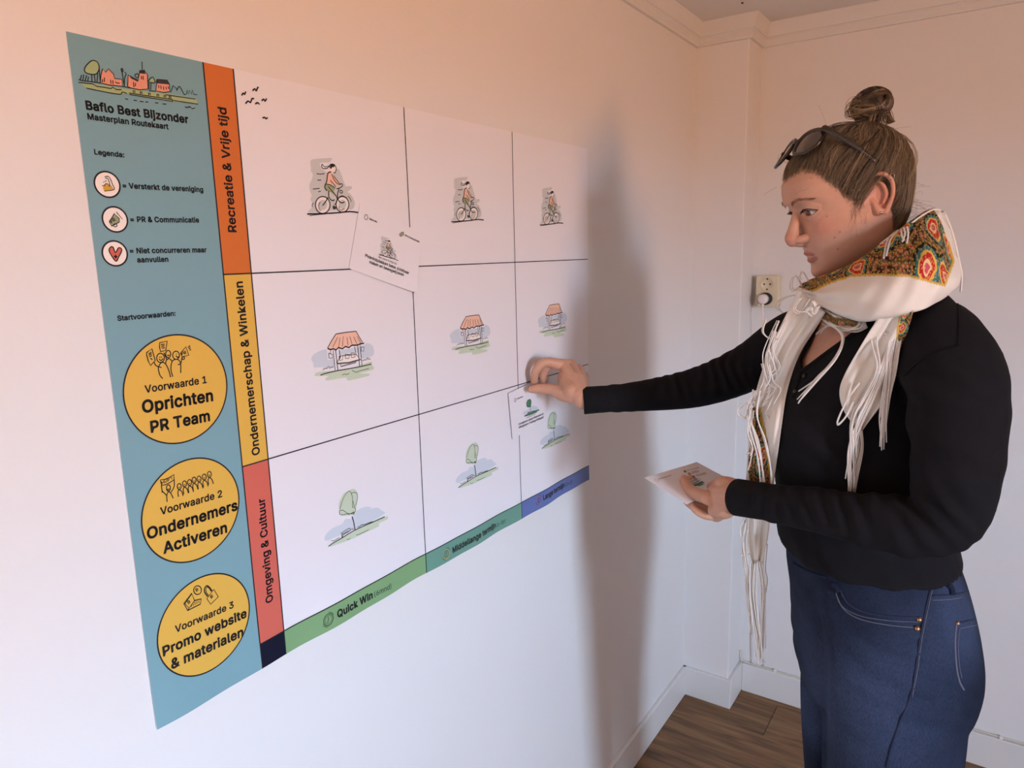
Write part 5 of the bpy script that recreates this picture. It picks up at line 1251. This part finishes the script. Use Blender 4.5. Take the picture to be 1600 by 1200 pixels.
for i in range(90):                                              # flyaways and wisps at the nape and forehead
    k = rg.random()
    if k < 0.45:
        p0 = loc_px(rg.uniform(1395, 1418), rg.uniform(300, 350), rg.uniform(0.0, 0.04)); dr = np.array([-0.02, 0.01, rg.uniform(-0.035, 0.01)]) * rg.uniform(0.7, 1.8)
    elif k < 0.7:
        p0 = loc_px(rg.uniform(1330, 1350), rg.uniform(295, 330), 0.070); dr = np.array([rg.uniform(-0.01, 0.015), 0.002, -rg.uniform(0.015, 0.04)])
    else:
        d = unit(np.array([rg.uniform(-1, 0.9), rg.uniform(-0.2, 0.8), rg.uniform(0.3, 1)])); p0 = d * (skull_r(d) + 0.012); dr = d * rg.uniform(0.006, 0.018) + rg.normal(0, 0.012, 3)
    m_ = p0 + dr * 0.5 + rg.normal(0, 0.004, 3)
    fl.add(hw(catmull([p0, m_, p0 + dr + rg.normal(0, 0.004, 3)], 5)), 0.00016, HT[2])
fl.build('loose_hairs', hair)

# ------------------------------------------------------------------ sunglasses pushed up on the head
M_FRAME = mat('dark_tortoise_frame', lin(44, 32, 22), rough=0.22, noise=(60, 0.6), coat=0.4)
M_LENS = mat('smoky_lens', lin(62, 50, 40), rough=0.08, spec=0.8, coat=0.5)
M_BRASS = mat('brass_hinge', lin(212, 180, 110), rough=0.25, metal=1.0)
hng = loc_px(1288, 200, 0.072); tend = loc_px(1371, 254, 0.0880); lt = loc_px(1279, 203, 0.034); lb = loc_px(1250, 243, 0.034)
VD = unit(lt - lb); LD = np.array([0, 1.0, 0]); VD = unit(VD - LD * (VD @ LD)); ND = np.cross(LD, VD); ND = ND if ND[0] > 0 else -ND
_ya = math.radians(4); LD2 = LD * math.cos(_ya) - ND * math.sin(_ya); ND = unit(ND * math.cos(_ya) + LD * math.sin(_ya)); LD = unit(LD2 + VD * 0.22); VD = unit(VD - LD * (VD @ LD)); LC = (lt + lb) / 2 - LD * lt[1]
glasses = empty('sunglasses', hw(LC), 'dark tortoiseshell sunglasses pushed up on the brown hair', 'sunglasses')
def lens_pts(s, k, n=40):
    a = np.linspace(0, 2 * math.pi, n, endpoint=False); out = []
    for t in a:
        x = 0.0255 * np.sign(math.cos(t)) * abs(math.cos(t)) ** 0.8 * (1 + 0.10 * math.sin(t)); y = 0.0225 * np.sign(math.sin(t)) * abs(math.sin(t)) ** 0.8
        l = s * (0.033 + k * x); out.append(LC + LD * l + VD * (k * y) + ND * (0.006 - 3.2 * l * l))
    return np.array(out)
for s in (1, -1):
    P = lens_pts(s, 1.0); v, f = tube(hw(np.vstack([P, P[:2]])), 0.0030, 8, False); obj('lens_rim', v, f, M_FRAME, glasses, True)
    Q = lens_pts(s, 0.98); c = Q.mean(0) + ND * 0.0012; n = len(Q)
    mid = c + (Q - c) * 0.5 + ND * 0.0008
    obj('lens', hw(np.vstack([[c], mid, Q])), [(0, 1 + j, 1 + (j + 1) % n) for j in range(n)] + [(1 + j, 1 + n + j, 1 + n + (j + 1) % n, 1 + (j + 1) % n) for j in range(n)], M_LENS, glasses, True)
    h = hng * np.array([1, s, 1]) if s > 0 else lens_pts(-1, 1.0)[3] - ND * 0.004; t_ = tend * np.array([1, s, 1]); o_ = lens_pts(s, 1.0)[3]
    pts = catmull([o_, h, h * 0.55 + t_ * 0.45 + np.array([0, 0.004 * s, 0.002]), t_], 8)
    v, f = tube(hw(pts), 0.0021, 10, True, HL, np.linspace(0.0052, 0.0040, len(pts))); obj('temple_arm', v, f, M_FRAME, glasses, True)
    v, f = sphere(hw(o_ + ND * 0.0030), 0.0013, 8, 6); obj('hinge_pin', v, f, M_BRASS, glasses, True)
br = catmull([lens_pts(1, 1.0)[17], LC + VD * 0.006 + ND * 0.008, lens_pts(-1, 1.0)[17]], 8); v, f = tube(hw(br), 0.0026, 8); obj('bridge', v, f, M_FRAME, glasses, True)
# ------------------------------------------------------------------ the scarf
def scarf_mat():
    m = bpy.data.materials.new('white_scarf_with_paisley_border'); m.use_nodes = True; nt = m.node_tree; b = nt.nodes['Principled BSDF']; L = nt.links.new
    at = nt.nodes.new('ShaderNodeAttribute'); at.attribute_name = 'mask'; sp = nt.nodes.new('ShaderNodeSeparateColor'); L(at.outputs['Color'], sp.inputs[0])
    uv = nt.nodes.new('ShaderNodeAttribute'); uv.attribute_name = 'cloth'
    nz = nt.nodes.new('ShaderNodeTexNoise'); nz.inputs['Scale'].default_value = 45; L(uv.outputs['Vector'], nz.inputs['Vector'])
    wv = nt.nodes.new('ShaderNodeVectorMath'); wv.operation = 'MULTIPLY_ADD'; wv.inputs[1].default_value = (0.018, 0.018, 0.0); L(nz.outputs['Color'], wv.inputs[0]); L(uv.outputs['Vector'], wv.inputs[2])
    def vor(scale, vec):
        v = nt.nodes.new('ShaderNodeTexVoronoi'); v.voronoi_dimensions = '2D'; v.inputs['Scale'].default_value = scale; L(vec, v.inputs['Vector']); return v
    def ramp(fac, stops):
        r = nt.nodes.new('ShaderNodeValToRGB'); r.color_ramp.interpolation = 'CONSTANT'; e = r.color_ramp.elements
        e[0].position, e[0].color = stops[0]; e[1].position, e[1].color = stops[1]
        for p, c in stops[2:]: x = e.new(p); x.color = c
        L(fac, r.inputs['Fac']); return r
    v1 = vor(21.0, wv.outputs[0])
    big = ramp(v1.outputs['Distance'], [(0.0, lin(196, 84, 96)), (0.09, lin(222, 196, 150)), (0.14, lin(186, 40, 38)), (0.24, lin(224, 178, 80)), (0.29, lin(60, 118, 116)), (0.38, lin(34, 34, 30)), (0.47, lin(196, 148, 58)), (0.56, lin(120, 44, 34)), (0.64, lin(188, 150, 70))])
    v2 = vor(120.0, wv.outputs[0])
    sm = ramp(v2.outputs['Distance'], [(0.0, lin(190, 150, 84)), (0.16, lin(166, 46, 42)), (0.30, lin(66, 112, 104)), (0.38, lin(30, 28, 26))])
    v3 = vor(260.0, uv.outputs['Vector']); dt = nt.nodes.new('ShaderNodeMath'); dt.operation = 'LESS_THAN'; dt.inputs[1].default_value = 0.30; L(v3.outputs['Distance'], dt.inputs[0])
    band = nt.nodes.new('ShaderNodeMath'); band.operation = 'GREATER_THAN'; band.inputs[1].default_value = 0.48; L(v1.outputs['Distance'], band.inputs[0])
    def mix(fac, a, c, k=None):
        x = nt.nodes.new('ShaderNodeMix'); x.data_type = 'RGBA'
        if fac is not None: L(fac, x.inputs[0])
        else: x.inputs[0].default_value = k
        for sck, w in ((6, a), (7, c)):
            if isinstance(w, tuple): x.inputs[sck].default_value = w
            else: L(w, x.inputs[sck])
        return x.outputs[2]
    bs = nt.nodes.new('ShaderNodeMath'); bs.operation = 'MULTIPLY'; bs.inputs[1].default_value = 0.75; L(band.outputs[0], bs.inputs[0])
    pais = mix(bs.outputs[0], big.outputs[0], sm.outputs[0])
    ds = nt.nodes.new('ShaderNodeMath'); ds.operation = 'MULTIPLY'; ds.inputs[1].default_value = 0.45; L(dt.outputs[0], ds.inputs[0])
    pais = mix(ds.outputs[0], pais, lin(214, 186, 110))
    c = mix(sp.outputs[0], lin(230, 225, 214), pais); c = mix(sp.outputs[1], c, lin(206, 170, 62))
    L(c, b.inputs['Base Color']); b.inputs['Roughness'].default_value = 0.85; b.inputs['Specular IOR Level'].default_value = 0.15
    b.inputs['Transmission Weight'].default_value = 0.0
    n2 = nt.nodes.new('ShaderNodeTexNoise'); n2.inputs['Scale'].default_value = 900; L(uv.outputs['Vector'], n2.inputs['Vector'])
    bp = nt.nodes.new('ShaderNodeBump'); bp.inputs['Strength'].default_value = 0.2; bp.inputs['Distance'].default_value = 0.0008; L(n2.outputs['Fac'], bp.inputs['Height']); L(bp.outputs[0], b.inputs['Normal'])
    return m
M_SCARF = scarf_mat()
M_FRINGE = mat('white_fringe_cord', lin(230, 226, 218), rough=0.8, noise=(80, 0.06))
scarf = empty('scarf', (0.70, 1.25, 1.5)); scarf.parent = person; scarf.matrix_parent_inverse = Matrix.Translation(-_wloc(person)); tag(scarf, 'white fringed scarf with a red, teal and mustard paisley border')
def poly_dist(px, line):
    d = np.full(len(px), 1e9)
    for a, b in zip(line[:-1], line[1:]):
        a = np.array(a, float); b = np.array(b, float); t = np.clip(((px - a) @ (b - a)) / ((b - a) @ (b - a)), 0, 1); d = np.minimum(d, np.linalg.norm(px - (a + t[:, None] * (b - a)), axis=1))
    return d
def cloth_obj(name, v, f, mask, uvw, smooth=True):
    o = obj(name, v, f, M_SCARF, scarf, smooth); color_attr(o, 'mask', mask)
    a = o.data.attributes.new('cloth', 'FLOAT_VECTOR', 'POINT'); a.data.foreach_set('vector', uvw.astype(np.float32).ravel()); return o
Y_ = lambda a, b, c: on_y(a, b, c)
UP = [Y_(1262, 438, 1.232), Y_(1300, 425, 1.182), Y_(1345, 404, 1.165), Y_(1390, 372, 1.175), Y_(1430, 343, 1.205), Y_(1461, 326, 1.25), Y_(1470, 332, 1.305), np.array([0.750, 1.370, 1.675]), np.array([0.69, 1.390, 1.630]), np.array([0.605, 1.325, 1.590])]
MI = [Y_(1255, 450, 1.220), Y_(1288, 455, 1.135), Y_(1350, 448, 1.092), Y_(1412, 425, 1.085), Y_(1458, 400, 1.110), Y_(1483, 392, 1.175), Y_(1488, 385, 1.29), np.array([0.775, 1.400, 1.640]), np.array([0.70, 1.460, 1.590]), np.array([0.572, 1.350, 1.560])]
LO = [Y_(1257, 462, 1.222), Y_(1291, 482, 1.140), Y_(1345, 499, 1.085), Y_(1410, 489, 1.075), Y_(1465, 471, 1.100), Y_(1494, 450, 1.180), Y_(1498, 425, 1.29), np.array([0.775, 1.420, 1.595]), np.array([0.70, 1.465, 1.550]), np.array([0.575, 1.365, 1.530])]
UP, MI, LO = np.array(UP), np.array(MI), np.array(LO)
cxy = np.array([0.70, 1.292, 0])
def toward(P, k, dz): Q = P + (cxy - P) * np.array([k, k, 0]); Q[:, 2] += dz; return Q
prof_rows = [toward(UP, 0.22, -0.040), toward(UP, 0.10, -0.004), UP, (UP * 0.62 + MI * 0.38) + (MI - toward(MI, 0.03, 0)), MI, (MI * 0.45 + LO * 0.55) + (LO - toward(LO, 0.03, 0)), LO, toward(LO, 0.12, -0.004), toward(LO, 0.22, 0.012)]
loops = [catmull(r, 44, True) for r in prof_rows]
A_ = np.array(loops)                                             # (rows, n, 3)
cols = np.array([catmull(A_[:, j], 13) for j in range(A_.shape[1])])   # (n, m, 3)
n_, m_ = cols.shape[:2]; cvv = cols.transpose(1, 0, 2).reshape(-1, 3)
# wrinkles along the wrap
ang = np.tile(np.linspace(0, 2 * math.pi, n_, endpoint=False), m_); tt_ = np.repeat(np.linspace(0, 1, m_), n_)
out = cvv - cxy; out[:, 2] = 0; out /= np.linalg.norm(out, axis=1)[:, None]
wr_ = 0.0030 * np.sin(tt_ * 34 + 2.2 * np.sin(ang * 1.5 + 0.4)) * np.clip(np.sin(ang * 2.5 + 1.0) * 0.6 + 0.6, 0, 1) + 0.0022 * np.sin(tt_ * 15 - ang * 5.0) + 0.0015 * np.sin(ang * 13 + tt_ * 20)
wr_ *= np.clip(np.minimum(tt_ - 0.20, 0.95 - tt_) / 0.1, 0, 1)
cvv = cvv + out * wr_[:, None]
px_ = to_px(cvv); near = (cvv[:, 1] < 1.33) & (tt_ > 0.20)
PAIS = [(1240, 446), (1262, 430), (1300, 418), (1345, 397), (1390, 365), (1430, 335), (1458, 326), (1470, 345), (1480, 375), (1490, 408), (1476, 446), (1420, 431), (1370, 429), (1330, 431), (1300, 441), (1268, 455)]
BORD = [(1268, 455), (1300, 441), (1330, 431), (1370, 429), (1420, 431), (1476, 446), (1490, 408), (1482, 378)]
mk = np.zeros((len(cvv), 3)); mk[:, 0] = (in_poly(px_, PAIS) & near) | (tt_ < 0.22); mk[:, 1] = (poly_dist(px_, BORD) < 1.6) & near
per = np.concatenate([[0], np.cumsum(np.linalg.norm(np.diff(cols[:, m_ // 2], axis=0), axis=1))]); uvw = np.column_stack([np.tile(per[:n_], m_), tt_ * 0.19, np.zeros(len(cvv))])
cloth_obj('neck_wrap', cvv, grid_faces(n_, m_, True), mk, uvw)

def strip(name, rows, bvh, lift, ydef, pais, bord, nu=34, sub=8, roll=0.004, tck=0.0012):
    """hanging scarf end given by left/right photo pixels per row, laid on the garment or hanging free at depth ydef"""
    R_ = catmull(np.array(rows, float), sub); k = len(R_); P = np.zeros((k, nu, 3))
    for i in range(k):
        for j in range(nu):
            s = j / (nu - 1); a = R_[i, 0] * (1 - s) + R_[i, 2] * s; b = R_[i, 1] * (1 - s) + R_[i, 3] * s
            yd = R_[i, 4] if R_.shape[1] > 4 else ydef
            free = on_y(a, b, yd); h = hit(bvh, a, b, lift) if bvh else None
            P[i, j] = free if h is None or np.linalg.norm(free - CAM) < np.linalg.norm(h - CAM) else h
    for _ in range(6):
        Q = P.copy(); Q[1:-1] = (P[:-2] + 2 * P[1:-1] + P[2:]) / 4; Q2 = Q.copy(); Q2[:, 1:-1] = (Q[:, :-2] + 2 * Q[:, 1:-1] + Q[:, 2:]) / 4; P = Q2
    v = P.reshape(-1, 3); vw = CAM - v; vw /= np.linalg.norm(vw, axis=1)[:, None]
    s_ = np.tile(np.linspace(0, 1, nu), k); t_ = np.repeat(np.linspace(0, 1, k), nu)
    v = v + vw * (roll * np.sin(s_ * 9.0 + 2.0 * np.sin(t_ * 5)) + roll * 0.5 * np.sin(s_ * 21 + t_ * 9))[:, None]
    q = to_px(v); mk = np.zeros((len(v), 3))
    for pp in pais: mk[:, 0] = np.maximum(mk[:, 0], in_poly(q, pp))
    for bb in bord: mk[:, 1] = np.maximum(mk[:, 1], poly_dist(q, bb) < 1.5)
    uvw = np.column_stack([s_ * 0.12, t_ * 0.45 + 0.5, np.zeros(len(v))])
    f = grid_faces(nu, k); n = len(v); v2 = np.vstack([v, v - vw * tck]); f2 = f + [tuple(i + n for i in q_[::-1]) for q_ in f]
    ring = [j for j in range(nu)] + [i * nu + nu - 1 for i in range(1, k)] + [(k - 1) * nu + j for j in range(nu - 2, -1, -1)] + [i * nu for i in range(k - 2, 0, -1)]
    f2 += [(ring[i], n + ring[i], n + ring[(i + 1) % len(ring)], ring[(i + 1) % len(ring)]) for i in range(len(ring))]
    return cloth_obj(name, v2, f2, np.vstack([mk, mk]), np.vstack([uvw, uvw])), P
TB = bvh_of(*rings(resample(TORSO, 4), 60))
_, TAILF = strip('hanging_end', [(1248, 452, 1290, 488, 1.15), (1228, 492, 1276, 512, 1.155), (1206, 538, 1250, 552, 1.16), (1187, 590, 1231, 606, 1.165), (1174, 645, 1222, 660, 1.17), (1168, 705, 1215, 712, 1.18), (1165, 765, 1207, 772, 1.20), (1166, 815, 1202, 822, 1.21), (1170, 860, 1198, 850, 1.22), (1178, 886, 1188, 880, 1.22)],
    TB, 0.010, 1.235, [[(1160, 628), (1188, 636), (1200, 690), (1206, 745), (1206, 790), (1180, 790), (1168, 735), (1172, 690)]], [[(1187, 640), (1197, 690), (1204, 750)]])
_, TAILN = strip('hanging_end', [(1385, 478, 1428, 484, 1.08), (1360, 515, 1417, 523, 1.09), (1338, 552, 1408, 560, 1.10), (1320, 584, 1397, 594, 1.11), (1311, 612, 1387, 618, 1.11), (1318, 642, 1372, 640, 1.11), (1333, 663, 1356, 661, 1.11), (1341, 675, 1347, 674, 1.11)],
    TB, 0.012, 1.11, [[(1408, 488), (1430, 488), (1418, 530), (1404, 575), (1396, 560)]], [[(1405, 495), (1400, 540), (1396, 565)]])
strip('under_layer', [(1262, 462, 1264, 478, 1.19), (1280, 478, 1284, 500, 1.165), (1305, 492, 1306, 514, 1.15), (1335, 500, 1338, 520, 1.135), (1352, 500, 1356, 512, 1.13)], TB, 0.010, 1.15, [[(1250, 470), (1275, 478), (1305, 496), (1345, 500), (1345, 512), (1305, 508), (1275, 494)]], [], 14, 8, 0.002)

rs = np.random.default_rng(4)
def fringe(groups, name='fringe', r=0.00115):
    """groups: (pixel curve, depth or None to lie on the top, count, spread px, lift)"""
    mb = MB()
    for pts, y, cnt, spread, lift in groups:
        base = np.array(pts, float)
        for k in range(cnt):
            t = np.linspace(0, 1, len(base))[:, None]
            q = base + rs.normal(0, spread, (1, 2)) * np.array([1.0, 0.35]) + rs.normal(0, spread * 0.45, base.shape) * (0.25 + t)
            q[-1, 1] += rs.uniform(-14, 14); c = catmull(q, 6); P = []
            ll = lift + rs.uniform(0, 0.004); yy = (y or 1.12) + rs.uniform(-0.006, 0.006)
            for a, b in c:
                free = on_y(a, b, yy)
                if y is None:
                    h = hit(TB, a, b, ll); P.append(h if h is not None else free)
                else: P.append(free)
            P = np.array(P)
            for _ in range(3): P[1:-1] = (P[:-2] + 2 * P[1:-1] + P[2:]) / 4
            v, f = tube(P, np.full(len(P), r) * rs.uniform(0.75, 1.05), 5); mb.add(v, f)
    return tag(mb.build(name, M_FRINGE, scarf, True), kind='stuff')
fringe([  # near end
    ([(1408, 486), (1392, 540), (1372, 600), (1345, 660), (1330, 705), (1328, 755)], None, 10, 4, 0.020),
    ([(1400, 488), (1388, 545), (1384, 600), (1378, 650), (1378, 690)], None, 9, 3, 0.020),
    ([(1418, 484), (1404, 530), (1396, 580), (1388, 620), (1382, 660)], None, 6, 3, 0.018),
    ([(1375, 494), (1362, 530), (1372, 575), (1352, 620), (1330, 660), (1332, 720)], None, 6, 4, 0.020),
    ([(1340, 600), (1322, 625), (1308, 655), (1306, 665), (1318, 655), (1330, 640)], None, 2, 2, 0.018),
    ([(1343, 672), (1345, 700), (1337, 740), (1332, 768)], None, 6, 2, 0.012),
    ([(1395, 492), (1385, 505), (1384, 520), (1396, 522), (1398, 505)], None, 3, 3, 0.022)])
fringe([  # under the wrap, over the open neck
    ([(1268, 470), (1278, 486), (1296, 505), (1316, 525), (1304, 560), (1275, 592), (1246, 617)], None, 5, 1.6, 0.022),
    ([(1280, 478), (1272, 492), (1268, 480), (1262, 486), (1270, 498)], None, 3, 2, 0.02),
    ([(1292, 485), (1302, 505), (1322, 515), (1345, 510), (1352, 494)], None, 4, 3, 0.02),
    ([(1300, 490), (1306, 500), (1290, 510), (1278, 520)], None, 3, 3, 0.02),
    ([(1250, 466), (1240, 482), (1250, 490), (1266, 482)], None, 2, 2, 0.02)])
fringe([  # loops beside the chin
    ([(1256, 447), (1246, 430), (1240, 440), (1243, 455), (1254, 446)], 1.21, 2, 2, 0), ([(1262, 440), (1252, 424), (1247, 436), (1252, 448)], 1.21, 2, 2, 0),
    ([(1240, 462), (1226, 466), (1216, 478), (1222, 490)], 1.20, 2, 2, 0)])
fringe([  # edge of the long hanging end
    ([(1222, 500), (1212, 525), (1200, 560), (1205, 590), (1196, 615)], 1.150, 5, 4, 0), ([(1212, 520), (1206, 550), (1216, 575), (1204, 595)], 1.150, 4, 5, 0),
    ([(1196, 570), (1204, 600), (1214, 610), (1200, 640)], 1.150, 5, 4, 0), ([(1178, 620), (1168, 640), (1178, 680), (1186, 720), (1192, 760)], 1.150, 5, 4, 0),
    ([(1182, 610), (1176, 650), (1190, 690), (1198, 735), (1202, 770)], 1.150, 4, 4, 0), ([(1176, 628), (1160, 632), (1152, 642), (1160, 652), (1174, 646)], 1.150, 2, 2, 0),
    ([(1176, 640), (1172, 675), (1178, 700), (1172, 720)], 1.150, 4, 4, 0), ([(1200, 650), (1215, 672), (1222, 684)], 1.150, 2, 2, 0),
    ([(1195, 500), (1190, 520), (1205, 530), (1215, 520)], 1.150, 2, 3, 0)])
fringe([  # tassels at the bottom
    ([(1168, 815), (1164, 850), (1168, 890), (1172, 935), (1176, 975)], 1.215, 9, 3.5, 0), ([(1178, 880), (1176, 920), (1180, 965), (1186, 1010), (1188, 1030)], 1.215, 14, 3, 0),
    ([(1186, 878), (1192, 920), (1190, 970), (1190, 1025)], 1.215, 8, 2.5, 0), ([(1166, 810), (1160, 830), (1168, 860), (1162, 872), (1172, 868)], 1.215, 3, 2, 0), ([(1196, 850), (1192, 890), (1196, 905), (1190, 930)], 1.215, 3, 2, 0)])
def hug(pts, lift=0.003, r=0.0014):
    P = []
    for a, b in catmull(np.array(pts, float), 8):
        h = hit(BS_, a, b, lift); P.append(h if h is not None else on_y(a, b, 1.24))
    P = np.array(P)
    for _ in range(2): P[1:-1] = (P[:-2] + 2 * P[1:-1] + P[2:]) / 4
    return tube(P, r, 6)
BS_ = bvh_of(cvv, grid_faces(n_, m_, True))
mb = MB()
for pts in ([(1476, 334), (1484, 352), (1492, 378), (1498, 405), (1503, 430), (1501, 456)], [(1425, 348), (1445, 334), (1462, 327), (1476, 332)], [(1412, 356), (1414, 366), (1410, 378)], [(1417, 354), (1419, 366), (1417, 380)], [(1408, 358), (1409, 368), (1413, 376)], [(1404, 360), (1390, 370), (1384, 385), (1381, 404)], [(1402, 363), (1392, 374), (1387, 390), (1385, 400)], [(1375, 382), (1385, 374), (1396, 366)]):
    mb.add(*hug(pts))
tag(mb.build('fringe', M_FRINGE, scarf, True), kind='stuff')
